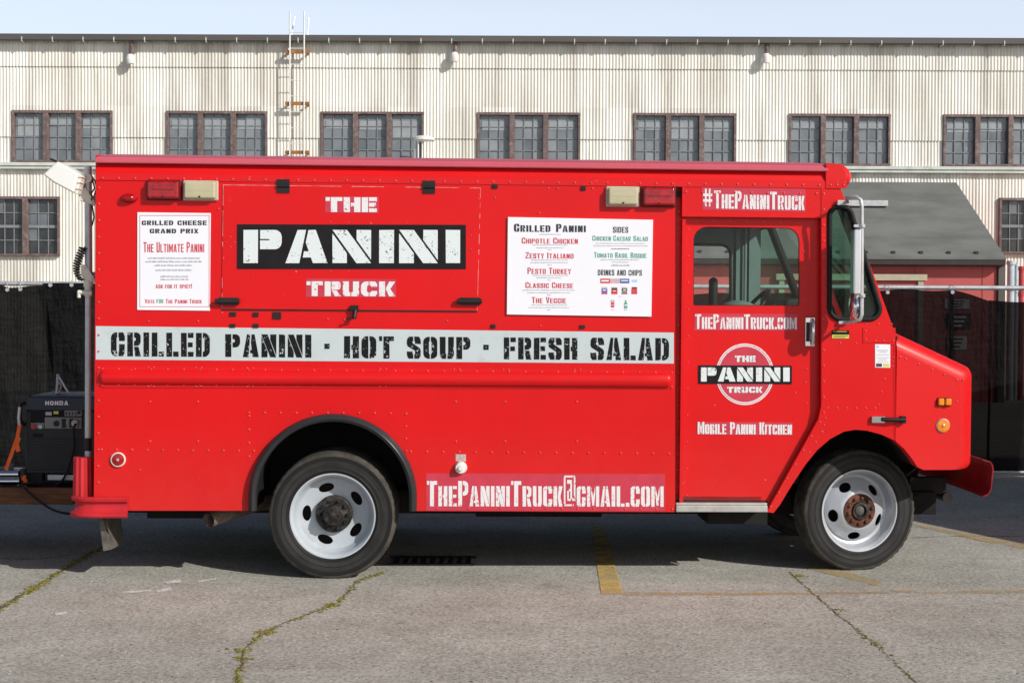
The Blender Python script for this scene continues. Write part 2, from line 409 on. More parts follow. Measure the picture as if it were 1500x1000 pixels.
    if ch == 'N':
        gg = g * 1.5
        lo = lambda x: 1 - x / (w - s); up = lambda x: 1 - (x - s) / (w - s)
        return [[(0, 1), (s, 1), (w, 0), (w - s, 0)], [(0, 0), (s, 0), (s, max(lo(s) - gg, .03)), (0, 1 - gg)], [(w, 1), (w - s, 1), (w - s, min(up(w - s) + gg, .97)), (w, gg)]], w
    if ch == 'M':
        w *= 1.35
        return [rc(0, 0, s * .9, 1), rc(w - s * .9, 0, w, 1), [(s * .9 + g, 1), (w / 2, .5), (w - s * .9 - g, 1), (w - s * .9 - g, .62), (w / 2 + s * .25, .05), (w / 2 - s * .25, .05), (s * .9 + g, .62)]], w
    if ch == 'K':
        mx = s + g + s * .7
        return [rc(0, 0, s, 1), [(s + g, .56), (w - s, 1), (w, 1), (mx, .5), (w, 0), (w - s, 0), (s + g, .44)]], w
    if ch == 'V': return [[(0, 1), (s, 1), (w / 2 + .1 * s - g, 0), (w / 2 - .4 * s, 0)], [(w, 1), (w - s, 1), (w / 2 + .1 * s, .3), (w / 2 + .1 * s, 0), (w / 2 + .5 * s, 0)]], w
    if ch == 'X': return [[(0, 1), (s, 1), (w, 0), (w - s, 0)], [(w, 1), (w - s, 1), (w / 2 + .1, .5 + g + .12), (w / 2 + s * .6, .5 + g)], [(0, 0), (s, 0), (w / 2 - .1, .5 - g - .12), (w / 2 - s * .6, .5 - g)]], w
    if ch == 'Y':
        a, b = (w - s) / 2, (w + s) / 2
        return [rc(a, 0, b, .42), [(0, 1), (s, 1), (w / 2 - g / 2, .5), (a, .45)], [(w, 1), (w - s, 1), (w / 2 + g / 2, .5), (b, .45)]], w
    if ch == 'Z': return [rc(0, 1 - t, w, 1), rc(0, 0, w, t), [(0, t + .02), (s, t + .02), (w, 1 - t - .02), (w - s, 1 - t - .02)]], w
    if ch == '#':
        w *= 1.25; b = s * .62
        return [rc(w * .2, 0, w * .2 + b, 1), rc(w * .62, 0, w * .62 + b, 1), rc(0, .26, w * .2, .26 + t), rc(w * .2 + b, .26, w * .62, .26 + t), rc(w * .62 + b, .26, w, .26 + t), rc(0, .58, w * .2, .58 + t), rc(w * .2 + b, .58, w * .62, .58 + t), rc(w * .62 + b, .58, w, .58 + t)], w
    if ch == '@':
        w *= 1.15; e = s * .42; h0, h1 = .02, 1.22
        return [rc(0, h0 + .06, e, h1 - .06), rc(0.02, h1 - e, w - .02, h1), rc(w - e, .28, w, h1 - .05), rc(0.02, h0, w * .86, h0 + e),
                rc(w * .28, .9, w * .7, .9 + t), rc(w * .56, .3, w * .72, .9), rc(w * .28, .3, w * .44, .62), rc(w * .44, .6, w * .56, .6 + t * .6), rc(w * .3, .22, w * .6, .3), rc(w * .72, .22, w, .22 + t * .8)], w
    return [], w
def layout(txt, w, s, t, g, track=.1, small=.8, space=None):
    """lower-case letters are drawn as small capitals; returns polygons in units of cap height and the total width"""
    x = 0; out = []
    for ch in txt:
        if ch == ' ': x += space or w * .75; continue
        k = small if ch.islower() else 1.0
        ps, gw = glyph(ch.upper(), w * (k * .5 + .5), s * (k * .4 + .6), t, g)
        out += [[(x + px, py * k) for px, py in p] for p in ps]; x += gw + track
    return out, x - track
def lettering(mb, txt, quad, place, w=.6, s=.22, t=.2, g=.05, track=.1, small=.8, space=None, jit=0.0):
    """quad: photo pixels bl, br, tr, tl"""
    ps, tw = layout(txt, w, s, t, g, track, small, space)
    bl, br, tr, tl = [Vector(q) for q in quad]
    for p in ps:
        pts = []
        for x, y in p:
            u = x / tw
            q = bl.lerp(br, u) * (1 - y) + tl.lerp(tr, u) * y
            pts.append(place(q.x + random.uniform(-jit, jit), q.y + random.uniform(-jit, jit)))
        mb.poly(pts)
def on_truck(c): return lambda px, py: TP(px, py, c)
def hbox(x0, x1, y0, y1, tilt=0.0):                  # pixel box -> bl, br, tr, tl
    d = (x1 - x0) * tilt
    return ((x0, y1), (x1, y1 + d), (x1, y0 + d), (x0, y0))
BOLD = dict(w=1.14, s=.43, t=.30, g=.06, track=.17)
SLAB = dict(w=.66, s=.27, t=.21, g=.055, track=.12)
COND = dict(w=.42, s=.165, t=.15, g=.03, track=.055, small=.8, space=.28)
# ================================================================ THE SETTING
def sheet(name, pts, z, m, kind='structure'):
    mb = MB(); mb.poly([(p[0], p[1], z) for p in pts]); return tag(mb.build(name, m), kind=kind)

def ground_material():
    m, nt, b = nodes_of('lot_surface')
    v = coords(nt)
    fine = noise(nt, v, 52, 4, 0.85); mid = noise(nt, v, 2.2, 7, 0.62); big = noise(nt, v, 0.33, 4, 0.5)
    vo = nt.nodes.new('ShaderNodeTexVoronoi'); vo.inputs['Scale'].default_value = 62; nt.links.new(v, vo.inputs['Vector'])
    c = mix(nt, ramp(nt, fine, 0.34, 0.66), (0.142, 0.140, 0.128), (0.80, 0.79, 0.72))
    c = mix(nt, 0.42, c, mix(nt, ramp(nt, vo.outputs['Color'], 0.1, 0.9), (0.175, 0.172, 0.156), (0.70, 0.695, 0.635)))
    c = mix(nt, ramp(nt, mid, 0.36, 0.66, (0.62, 0.60, 0.57, 1), (1.14, 1.12, 1.10, 1)), c, c) if False else mix(nt, 1.0, c, ramp(nt, mid, 0.34, 0.68, (0.80, 0.79, 0.775, 1), (1.0, 1.0, 1.0, 1)), 'MULTIPLY')
    c = mix(nt, 1.0, c, ramp(nt, big, 0.35, 0.62, (0.84, 0.83, 0.81, 1), (1.0, 0.985, 0.97, 1)), 'MULTIPLY')
    st = noise(nt, coords(nt, (0.5, 1.4, 1)), 1.1, 6, 0.6)
    c = mix(nt, ramp(nt, st, 0.60, 0.78, (0, 0, 0, 1), (0.45,) * 3 + (1,)), c, (0.20, 0.14, 0.10))
    oil = noise(nt, v, 0.9, 5, 0.7); oil2 = noise(nt, v, 3.1, 3, 0.6)
    c = mix(nt, ramp(nt, oil, 0.60, 0.72, (0, 0, 0, 1), (0.38,) * 3 + (1,)), c, (0.10, 0.09, 0.075))
    c = mix(nt, ramp(nt, oil2, 0.70, 0.76, (0, 0, 0, 1), (0.35,) * 3 + (1,)), c, (0.12, 0.105, 0.09))
    c = mix(nt, ramp(nt, noise(nt, coords(nt, (0.25, 1.6, 1)), 1.5, 5, 0.6), 0.62, 0.74, (0, 0, 0, 1), (0.22,) * 3 + (1,)), c, (0.62, 0.59, 0.54))
    pale = noise(nt, v, 26, 2); c = mix(nt, ramp(nt, pale, 0.735, 0.76), c, (0.55, 0.52, 0.48))
    dark = noise(nt, coords(nt, (1, 1, 1)), 19, 2); c = mix(nt, ramp(nt, dark, 0.245, 0.265, (1, 1, 1, 1), (0, 0, 0, 1)), c, (0.05, 0.045, 0.04))
    nt.links.new(c, b.inputs['Base Color']); b.inputs['Roughness'].default_value = 0.88
    b.inputs['Specular IOR Level'].default_value = 0.3
    bump(nt, b, fine, 0.45, 0.006)
    return m
ground_material()
mb = MB(); mb.poly([(-150, -60, 0), (150, -60, 0), (150, 240, 0), (-150, 240, 0)])
tag(mb.build('parking_lot', 'lot_surface'), kind='structure')

# yellow bay lines, worn through in patches
def worn_sheet(name, col, lo, hi, scale=9, rough=0.8):
    m, nt, b = nodes_of(name); out = nt.nodes['Material Output']
    v = coords(nt); c = mix(nt, noise(nt, v, 40, 4), tuple(x * .8 for x in col), col)
    nt.links.new(c, b.inputs['Base Color']); b.inputs['Roughness'].default_value = rough
    tr = nt.nodes.new('ShaderNodeBsdfTransparent'); mx = nt.nodes.new('ShaderNodeMixShader')
    a = noise(nt, v, scale, 6, 0.7); a2 = noise(nt, v, 70, 3, 0.6)
    s = nt.nodes.new('ShaderNodeMath'); s.operation = 'MULTIPLY_ADD'; nt.links.new(a2, s.inputs[0]); s.inputs[1].default_value = 0.5; nt.links.new(a, s.inputs[2])
    nt.links.new(ramp(nt, s.outputs[0], lo, hi), mx.inputs[0]); nt.links.new(tr.outputs[0], mx.inputs[1]); nt.links.new(b.outputs[0], mx.inputs[2])
    nt.links.new(mx.outputs[0], out.inputs[0]); return m
worn_sheet('yellow_paint', (0.66, 0.46, 0.15), 0.44, 0.86, 7); worn_sheet('yellow_faint', (0.56, 0.40, 0.16), 0.60, 1.10, 7)
worn_sheet('yellow_mid', (0.58, 0.42, 0.17), 0.56, 1.02, 5)
worn_sheet('white_scuff', (0.86, 0.85, 0.82), 0.50, 0.85, 14)
worn_sheet('crack_dirt', (0.095, 0.085, 0.065), 0.48, 0.92, 5)
def gq(pts, z, m):
    mb = MB(); mb.poly([tuple(G(px, py, z)) for px, py in pts])
    return tag(mb.build('road_marking', m), kind='structure')
gq([(881, 869), (913, 869), (893, 800), (884, 770), (868, 770), (870, 800)], 0.004, 'yellow_paint')
gq([(913, 866), (1075, 867), (1075, 871), (913, 871)], 0.004, 'yellow_faint')
gq([(1075, 867), (1300, 865), (1300, 868), (1075, 871)], 0.004, 'yellow_faint')
gq([(1306, 862), (1347, 864), (1347, 868), (1306, 866)], 0.004, 'yellow_mid')
gq([(1347, 865), (1560, 862), (1560, 867), (1347, 869)], 0.004, 'yellow_faint')
gq([(1186, 826), (1208, 829), (1296, 850), (1284, 857), (1235, 845), (1182, 832)], 0.004, 'yellow_mid')
gq([(1330, 767), (1340, 766), (1430, 783), (1560, 806), (1560, 814), (1430, 790)], 0.004, 'yellow_mid')
for q in ([(241, 851), (264, 848), (266, 852), (245, 855)], [(229, 864), (250, 859), (252, 863), (230, 868)], [(178, 866), (220, 863), (222, 865), (180, 869)], [(80, 898), (98, 895), (98, 898), (82, 901)], [(290, 850), (316, 846), (316, 848), (290, 853)]):
    gq(q, 0.004, 'white_scuff')

# joints and cracks with dirt, moss growing in them
def crack(path, w, name='crack'):
    P = [G(a, b, 0.003) for a, b in path]; Q = []
    for k in range(len(P) - 1):
        n = max(2, int((P[k + 1] - P[k]).length / 0.05))
        Q += [P[k].lerp(P[k + 1], j / n) for j in range(n)]
    Q.append(P[-1]); mb = MB(); L = []
    for k, p in enumerate(Q):
        d = Q[min(k + 1, len(Q) - 1)] - Q[max(0, k - 1)]; d.z = 0; d.normalize(); nrm = Vector((-d.y, d.x, 0))
        o = nrm * random.uniform(-.008, .008); h = w * random.uniform(.5, 1.2) / 2
        L.append((p + o + nrm * h, p + o - nrm * h))
    for k in range(len(L) - 1): mb.poly([L[k][0], L[k + 1][0], L[k + 1][1], L[k][1]])
    tag(mb.build(name, 'crack_dirt'), kind='structure'); return Q
mat('moss', (0.17, 0.155, 0.022), 0.95, var=0.55, vscale=30, bmp=0.5, bscale=150)
mat('moss_dry', (0.21, 0.17, 0.075), 0.95, var=0.5, vscale=30, bmp=0.5, bscale=150)
moss = MB()
def moss_on(Q, dens, rad, f0=0.0, f1=1.0):
    for i in range(int(len(Q) * f0), int(len(Q) * f1)):
        cl = math.sin(i * .41) + math.sin(i * 1.13 + 2)
        for _ in range(dens if cl > -.3 else max(1, dens // 5)):
            p = Q[i] + Vector((random.gauss(0, rad), random.gauss(0, rad), 0)); r = random.uniform(.004, .012)
            moss.cur = 1 if random.random() < .35 else 0
            i0 = len(moss.v); n = 6
            for k in range(n):
                a = 2 * PI * k / n + random.random(); rr = r * random.uniform(.7, 1.4); moss.v.append((p.x + rr * math.cos(a), p.y + rr * math.sin(a), 0.001))
            moss.v.append((p.x, p.y, r * random.uniform(.4, .9)))
            for k in range(n): moss.face((i0 + k, i0 + (k + 1) % n, i0 + n))
q1 = crack([(175, 788), (140, 806), (95, 832), (55, 858), (0, 890), (-60, 925)], .032)
q2 = crack([(560, 838), (525, 850), (497, 880), (470, 892), (420, 910), (385, 928), (365, 942), (354, 955), (356, 968), (349, 985), (346, 1010)], .011)
q3 = crack([(1158, 838), (1205, 880), (1225, 898), (1280, 940), (1320, 978), (1352, 1005)], .008)
q4 = crack([(-40, 817), (60, 818), (150, 806)], .02)
q5 = crack([(1335, 787), (1420, 784), (1560, 786)], .02)
moss_on(q1, 26, .017, .16, 1); moss_on(q2, 10, .014); moss_on(q3, 2, .010)
for c, n, s in (((388, 926), 60, .030), (( 357, 952), 40, .022), ((487, 886), 40, .026), ((1172, 843), 30, .020), ((1228, 893), 14, .018), ((1283, 943), 24, .024), ((356, 966), 25, .02)):
    p = G(*c); moss_on([p + Vector((random.gauss(0, s), random.gauss(0, s), 0)) for _ in range(n)], 1, .008)
tag(moss.build('moss', ['moss', 'moss_dry']), kind='stuff')
grit = MB()
for _ in range(900):
    p = G(random.uniform(-20, 1520), random.uniform(775, 1010)); r = random.uniform(.002, .006)
    i0 = len(grit.v); grit.cur = random.choice((0, 0, 1))
    for k in range(5):
        a = 2 * PI * k / 5; grit.v.append((p.x + r * math.cos(a) * random.uniform(.7, 1.3), p.y + r * math.sin(a), 0.0))
    grit.v.append((p.x, p.y, r * .7))
    for k in range(5): grit.face((i0 + k, i0 + (k + 1) % 5, i0 + 5))
mat('grit_pale', (0.45, 0.42, 0.39), 0.9); mat('grit_dark', (0.06, 0.05, 0.045), 0.9)
tag(grit.build('loose_grit', ['grit_pale', 'grit_dark']), kind='stuff')

# storm drain in the shade under the van
d0 = G(635, 822); mb = MB()
for k in range(9):
    x = -.26 + k * .06; mb.box(x, x + .03, -.13, .13, 0.0, .012)
mb.box(-.30, .28, -.16, -.13, 0, .013); mb.box(-.30, .28, .13, .16, 0, .013)
o = mb.build('storm_drain', 'chassis'); o.location = d0
tag(o, 'black iron storm drain grate in the shade beneath the red van', 'drain')

# ---------------------------------------------------------------- warehouse
BY = 30.0
def corr_material():
    m, nt, b = nodes_of('corrugated_paint')
    v = coords(nt); st = coords(nt, (2.6, 1, 0.22)); st2 = coords(nt, (9, 1, 0.5))
    n1 = noise(nt, st, 1.0, 7, 0.62); n2 = noise(nt, st2, 1.0, 5, 0.6); n3 = noise(nt, v, 0.5, 4)
    c = mix(nt, ramp(nt, n3, 0.35, 0.65), (0.78, 0.75, 0.68), (0.86, 0.85, 0.80))
    c = mix(nt, ramp(nt, n1, 0.47, 0.74, (0, 0, 0, 1), (0.85,) * 3 + (1,)), c, (0.41, 0.38, 0.33))
    c = mix(nt, ramp(nt, n2, 0.56, 0.80, (0, 0, 0, 1), (0.6,) * 3 + (1,)), c, (0.50, 0.46, 0.40))
    # every sheet of cladding has aged a little differently
    sx_ = nt.nodes.new('ShaderNodeSeparateXYZ'); nt.links.new(v, sx_.inputs[0])
    def fl(sock, k):
        d = nt.nodes.new('ShaderNodeMath'); d.operation = 'MULTIPLY'; d.inputs[1].default_value = k; nt.links.new(sock, d.inputs[0])
        f = nt.nodes.new('ShaderNodeMath'); f.operation = 'FLOOR'; nt.links.new(d.outputs[0], f.inputs[0]); return f.outputs[0]
    cb = nt.nodes.new('ShaderNodeCombineXYZ'); nt.links.new(fl(sx_.outputs[0], 1 / 0.66), cb.inputs[0]); nt.links.new(fl(sx_.outputs[2], 0.5), cb.inputs[1])
    wnz = nt.nodes.new('ShaderNodeTexWhiteNoise'); nt.links.new(cb.outputs[0], wnz.inputs['Vector'])
    c = mix(nt, 1.0, c, ramp(nt, wnz.outputs['Value'], 0.0, 1.0, (0.80, 0.79, 0.77, 1), (1.0, 1.0, 1.0, 1)), 'MULTIPLY')
    n4 = noise(nt, coords(nt, (3, 1, 1)), 1.7, 6, 0.7)
    c = mix(nt, ramp(nt, n4, 0.68, 0.80, (0, 0, 0, 1), (0.5,) * 3 + (1,)), c, (0.40, 0.25, 0.12))
    nt.links.new(c, b.inputs['Base Color']); b.inputs['Roughness'].default_value = 0.6
    return m
corr_material()
mat('fascia_dark', (0.10, 0.092, 0.088), 0.6, var=0.15, vscale=1, stretch=(.4, 1, 3)); mat('seam_dark', (0.22, 0.19, 0.16), 0.8)
mat('frame_brown', (0.15, 0.105, 0.10), 0.7, var=0.2, vscale=7, dirt=(0.28, 0.22, 0.2), dscale=12); mat('muntin', (0.215, 0.23, 0.245), 0.7)
mat('pale_trim', (0.55, 0.58, 0.54), 0.6, var=0.15, vscale=4, dirt=(0.32, 0.25, 0.18), dlo=0.6, dhi=0.8)
mat('white_metal', (0.72, 0.71, 0.69), 0.5); mat('rust_orange', (0.30, 0.14, 0.05), 0.85, var=0.4, vscale=10)
def pane_material(name, a, b_, c_):
    m, nt, b = nodes_of(name); v = coords(nt)
    # blotchy, dusty old glass
    c = mix(nt, ramp(nt, noise(nt, v, 2.2, 5), 0.35, 0.65), a, b_)
    c = mix(nt, ramp(nt, noise(nt, coords(nt, (1, 1, 0.6)), 7, 4, 0.6), 0.66, 0.74, (0, 0, 0, 1), (0.5,) * 3 + (1,)), c, c_)
    nt.links.new(c, b.inputs['Base Color']); b.inputs['Roughness'].default_value = 0.18; return m
pane_material('dusty_pane', (0.15, 0.172, 0.19), (0.215, 0.24, 0.26), (0.38, 0.40, 0.41))
pane_material('dark_pane', (0.012, 0.014, 0.014), (0.05, 0.055, 0.058), (0.14, 0.15, 0.16))
pane_material('pane_pale', (0.20, 0.22, 0.24), (0.27, 0.29, 0.305), (0.42, 0.43, 0.43)); pane_material('pane_dark', (0.10, 0.118, 0.135), (0.155, 0.175, 0.19), (0.30, 0.31, 0.32))
mat('blind_grey', (0.30, 0.325, 0.345), 0.7, var=0.1)

wh = empty('warehouse', (0, BY, 0))
tag(wh, 'long white corrugated metal warehouse with rows of brown framed windows', 'warehouse')
def L(p): return (p[0], p[1] - BY, p[2])             # local to the warehouse
ZT = W(750, 62, BY).z                                 # wall top
zs1, zs2 = W(750, 98, BY).z, W(750, 201, BY).z        # sheet laps
ledge = W(750, 244, BY).z
sill = W(750, 241, BY).z; head = W(750, 165, BY).z
lw_t, lw_b = W(45, 288, BY).z, W(45, 375, BY).z
wins = []
for x0, x1 in ((18, 165), (244, 392), (470, 621), (699, 850), (928, 1078), (1155, 1304), (1381, 1530), (-208, -62), (1608, 1757), (-436, -288), (-664, -516), (-892, -744), (1836, 1984), (2064, 2212), (2290, 2438)):
    wins.append((W(x0, 200, BY).x, W(x1, 200, BY).x, sill, head, 3))
lows = [(W(-62, 330, BY).x, W(88, 330, BY).x, lw_b, lw_t, 3), (W(1463, 330, BY).x, W(1600, 330, BY).x, W(1480, 372, BY).z, W(1480, 290, BY).z, 3)]
def corrugated(mb, x0, x1, bands, holes, y, pitch=0.0685, amp=0.0078, sub=8, ztilt=0.0):
    n = int((x1 - x0) / pitch * sub); dx = (x1 - x0) / n
    zs = sorted(set(bands)); i0 = len(mb.v); m = len(zs)
    for k in range(n + 1):
        x = x0 + k * dx; ph = 2 * PI * x / pitch
        # each sheet is about 0.65 m wide and lies a touch differently
        sh = int(math.floor(x / 0.66)); off = ((sh * 7919) % 13) / 13 * .008
        yy = y + amp * math.sin(ph) - off
        for j, z in enumerate(zs): mb.v.append((x, yy - ztilt * (1 - j / max(1, m - 1)), z))
    for k in range(n):
        xc = x0 + (k + .5) * dx
        for j in range(m - 1):
            zc = (zs[j] + zs[j + 1]) / 2
            if any(a < xc < b and c < zc < d for a, b, c, d in holes): continue
            a = i0 + k * m + j; mb.face((a, a + m, a + m + 1, a + 1))
XL, XR = -27.0, 27.0
mb = MB()
hup = [(a, b, c, d) for a, b, c, d, _ in wins]; hlo = [(a, b, c, d) for a, b, c, d, _ in lows]
corrugated(mb, XL, XR, [zs1 - .04, ZT], [], -.012, ztilt=.012)
corrugated(mb, XL, XR, [zs2 - .04, head, zs1], hup, 0, ztilt=.014)
corrugated(mb, XL, XR, [ledge - .05, sill, zs2], hup, .012, ztilt=.014)
corrugated(mb, XL, XR, [0, lows[0][2], lows[1][2], lows[1][3], lows[0][3], ledge], hlo, .03)
mb.build('wall', 'corrugated_paint', wh, smooth=60)
mb = MB()                                             # end walls, back and dark backing behind the openings
mb.box(XL, XR, .35, .4, 0, ZT); mb.box(XL - .05, XL, -.02, 14, 0, ZT); mb.box(XR, XR + .05, -.02, 14, 0, ZT)
mb.build('inner_wall', 'under_dark', wh)
mb = MB(); mb.poly([(XL - .3, -.25, ZT + .06), (XR + .3, -.25, ZT + .06), (XR + .3, 7, ZT + .5), (XL - .3, 7, ZT + .5)]); mb.poly([(XL - .3, 14, ZT), (XR + .3, 14, ZT), (XR + .3, 7, ZT + .5), (XL - .3, 7, ZT + .5)])
mb.build('roof', 'fascia_dark', wh, solid=.05)
mb = MB(); mb.box(XL - .3, XR + .3, -.26, -.14, ZT - .045, ZT + .055); g_ = mb.build('gutter', 'fascia_dark', wh, bevel=.015)
mb = MB()
for k in range(-23, 58):
    x = W(38 + k * 44.6, 60, BY).x
    mb = MB(); mb.box(x - .011, x + .011, -.272, -.262, ZT - .05, ZT + .02); mb.box(x - .008, x + .008, -.262, -.02, ZT - .075, ZT - .055); mb.build('gutter_bracket', 'pale_trim', g_)
mb = MB(); mb.box(XL, XR, -.13, -.02, ledge - .035, ledge + .03); mb.box(XL, XR, -.10, -.02, ledge - .10, ledge - .04)
mb.build('ledge', 'pale_trim', wh)
for px, py in ((192, 93), (667, 90), (1124, 92)):
    b = W(px, py, BY - .2); mb = MB(); x = b.x
    mb.tube([(x, -.14, ZT - .05), (x, -.14, b.z + .22), (x - .01, -.15, b.z + .16), (x - .02, -.17, b.z + .05)], .05, 10)
    o = mb.build('downpipe', 'frame_brown', wh, smooth=50)
    mb = MB(); mb.lathe([(.075, 0), (.085, .06), (.09, .14), (.06, .19)], 14, (x - .02, -.17, b.z), 'z'); mb.build('outlet', 'white_metal', o, smooth=40)
def window(x0, x1, z0, z1, n, glass_m, rows, cols, blind, double=False):
    fr = MB(); e = .05; y0, y1 = -.045, .09
    fr.box(x0, x1, y0, y1, z1 - e, z1); fr.box(x0, x1, y0 - .03, y1, z0, z0 + e * .9)
    fr.box(x0, x0 + e, y0, y1, z0 + e * .9, z1 - e); fr.box(x1 - e, x1, y0, y1, z0 + e * .9, z1 - e)
    w = (x1 - x0 - e) / n
    for k in range(1, n): fr.box(x0 + k * w - .055 + e / 2, x0 + k * w + .055 + e / 2, y0 - .012, y1, z0 + e * .9, z1 - e)
    f = fr.build('window', 'frame_brown', wh, bevel=.006)
    for k in range(n):
        mu = MB(); pn = MB()
        a = x0 + e / 2 + k * w + (.055 if k else e / 2) + .004; b = x0 + e / 2 + (k + 1) * w - (.055 if k < n - 1 else e / 2) - .004
        c, d = z0 + e * .9, z1 - e
        for j in range(1, cols): xx = a + (b - a) * j / cols; mu.box(xx - .008, xx + .008, .028, .05, c, d)
        for j in range(1, rows): zz = c + (d - c) * j / rows; mu.box(a, b, .03, .048, zz - .008, zz + .008)
        if double: zz = (c + d) / 2; mu.box(a, b, .02, .055, zz - .03, zz + .03)
        for i in range(cols):                        # every pane sits at its own slight angle
            for j in range(rows):
                xa, xb = a + (b - a) * i / cols, a + (b - a) * (i + 1) / cols; za, zb = c + (d - c) * j / rows, c + (d - c) * (j + 1) / rows
                t = random.uniform(-.004, .004); u = random.uniform(-.004, .004)
                pn.cur = random.choices((0, 1, 2), (70, 16, 14))[0]; pn.poly([(xa, .052 + t, za), (xb, .052 - t, za), (xb, .052 - t + u, zb), (xa, .052 + t + u, zb)])
        mu.build('muntin', 'muntin', f); pn.build('pane', [glass_m, 'pane_pale', 'pane_dark'] if glass_m == 'dusty_pane' else [glass_m, 'pane_dark', glass_m], f)
    if blind:
        for k in range(n):
            a = x0 + e / 2 + k * w + .075; b = x0 + e / 2 + (k + 1) * w - .075
            bl = MB(); bl.box(a, b, .044, .047, z1 - e - random.choice((.26, .30, .32, .48)), z1 - e - .13)
            bl.build('blind', 'blind_grey', f)
    return f
for a, b, c, d, n in wins: window(a, b, c, d, n, 'dusty_pane', 4, 3, True)
for a, b, c, d, n in lows: window(a, b, c, d, n, 'dark_pane', 4, 3, False, True)
# roof access ladder
ld = empty('ladder', tuple(W(433, 240, BY))); tag(ld, 'thin white access ladder fixed to the warehouse wall, rising above the gutter', 'ladder')
ld.location = (W(433, 240, BY).x, BY, 0); lx = ld.location.x
yl = -.26
for px in (424, 445):
    x = W(px, 100, BY - .3).x - lx; mb = MB(); mb.tube([(x, yl, .6), (x, yl, W(430, 21, BY).z)], .016, 8); mb.build('rail', 'white_metal', ld)
x0, x1 = W(424, 100, BY - .3).x - lx, W(445, 100, BY - .3).x - lx
mb = MB(); mb.tube([(x0 - .05, yl + .08, ZT - .3), (x0 + .06, yl + .3, W(430, 24, BY).z)], .012, 6); mb.tube([(x1 + .04, yl + .2, ZT), (x1 + .05, yl + .3, W(430, 26, BY).z)], .014, 6); mb.build('stay', 'galv', ld)
z = .9
while z < ZT + .25:
    mb = MB(); mb.tube([(x0, yl, z), (x1, yl, z)], .009, 6); mb.build('rung', 'white_metal', ld); z += .33
for py in (79, 154, 225):
    zz = W(430, py, BY).z; mb = MB(); mb.box(x0 - .10, x1 + .10, yl + .02, yl + .06, zz - .035, zz + .035); mb.box(x0 - .08, x0 - .05, yl + .06, 0, zz - .02, zz + .02); mb.box(x1 + .05, x1 + .08, yl + .06, 0, zz - .02, zz + .02)
    mb.build('bracket', 'rust_orange', ld)
# small white hooded frame by the third window
hx = W(621, 215, BY - .5); hf = empty('hooded_frame', (hx.x, BY - .5, 0)); tag(hf, 'small white hooded pipe frame in front of the warehouse, above the van roof', 'vent frame')
zt, zb = W(621, 203, BY - .5).z, 0.0
mb = MB(); mb.lathe([(.02, .05), (.15, .045), (.215, .01), (.225, -.04), (.21, -.04)], 20, (0, 0, zt), 'z'); mb.build('hood', 'white_metal', hf, smooth=40)
for px in (607, 613, 619, 634):
    x = W(px, 215, BY - .5).x - hx.x; mb = MB(); mb.tube([(x, (-.1 if px in (613, 619) else 0), zb), (x, (-.1 if px in (613, 619) else 0), zt - .02)], .02, 6); mb.build('leg', 'white_metal', hf)

# ---------------------------------------------------------------- red shed against the warehouse
SY = 27.4
mat('roof_felt', (0.15, 0.155, 0.15), 0.9, var=0.22, vscale=2.0, stretch=(.5, 1, 1), bmp=0.3, bscale=40, dirt=(0.17, 0.17, 0.16), dscale=2, dlo=0.5, dhi=0.8)
mat('shed_red', (0.44, 0.095, 0.09), 0.7, var=0.08, vscale=3); mat('eave_dark', (0.04, 0.03, 0.03), 0.6); mat('door_trim', (0.42, 0.37, 0.27), 0.6)
sh = empty('shed', (0, SY, 0)); tag(sh, 'low red shed with a dark felt roof leaning against the white warehouse', 'shed')
rt = W(1330, 272, BY - .05); xl = W(870, 272, BY).x; xr_t = W(1400, 272, BY - .05).x; eb = W(1473, 379, SY - .25); xr_b = eb.x
mb = MB(); n = 7
top = lambda u: Vector((xl + (xr_t - xl) * u, BY - SY - .08, rt.z)); bot = lambda u: Vector((xl - .1 + (xr_b - xl + .1) * u, -.25, eb.z))
for k in range(4):                                    # courses of felt, each lapping the one below
    a, b = k / 4, (k + 1) / 4 + .012
    q = []
    for v_, o_ in ((a, .012), (b, 0.0)):
        q.append([top(0).lerp(bot(0), v_) + Vector((0, 0, o_ * 1.2)), top(1).lerp(bot(1), v_) + Vector((0, 0, o_ * 1.2))])
    lift = Vector((0, 0, .03 + .012 * (3 - k)))
    mb.hexa([q[0][0] + lift - Vector((0, 0, .012)), q[0][1] + lift - Vector((0, 0, .012)), q[1][1] + lift, q[1][0] + lift], [p + lift - Vector((0, 0, .03)) for p in (q[0][0], q[0][1], q[1][1], q[1][0])])
mb.build('roof', 'roof_felt', sh)
mb = MB()
for k in range(14):
    u = .05 + k * .068; p = top(u).lerp(bot(u), .955) + Vector((0, 0, .06)); mb.box(p.x - .03, p.x + .03, p.y - .03, p.y + .03, p.z - .05, p.z + .012)
mb.build('roof_cleat', 'eave_dark', sh)
mb = MB(); mb.box(xl, xr_b, -.27, -.22, eb.z - .12, eb.z + .02); mb.box(xl, xr_b, -.22, -.0, eb.z - .14, eb.z - .10); mb.build('eave', 'eave_dark', sh)
xw = W(1460, 400, SY).x
mb = MB(); mb.box(xl, xw, 0, .08, 0, eb.z - .06)
mb.hexa([(xw - .08, .081, 0), (xw - .08, BY - SY - .1, 0), (xw - .08, BY - SY - .1, rt.z - .08), (xw - .08, .081, eb.z - .06)], [(xw, .081, 0), (xw, BY - SY - .1, 0), (xw, BY - SY - .1, rt.z - .08), (xw, .081, eb.z - .06)])
for px in (1078, 1180, 1341, 1440): x = W(px, 400, SY).x; mb.box(x - .012, x + .012, -.012, 0, 0, eb.z - .15)
mb.build('wall', 'shed_red', sh)
mb = MB(); x = W(1466, 400, SY).x; mb.box(x - .06, x + .07, -.06, .06, 0, eb.z - .12); mb.build('corner_post', 'fascia_dark', sh)
a, b = W(1136, 401, SY), W(1356, 411, SY)
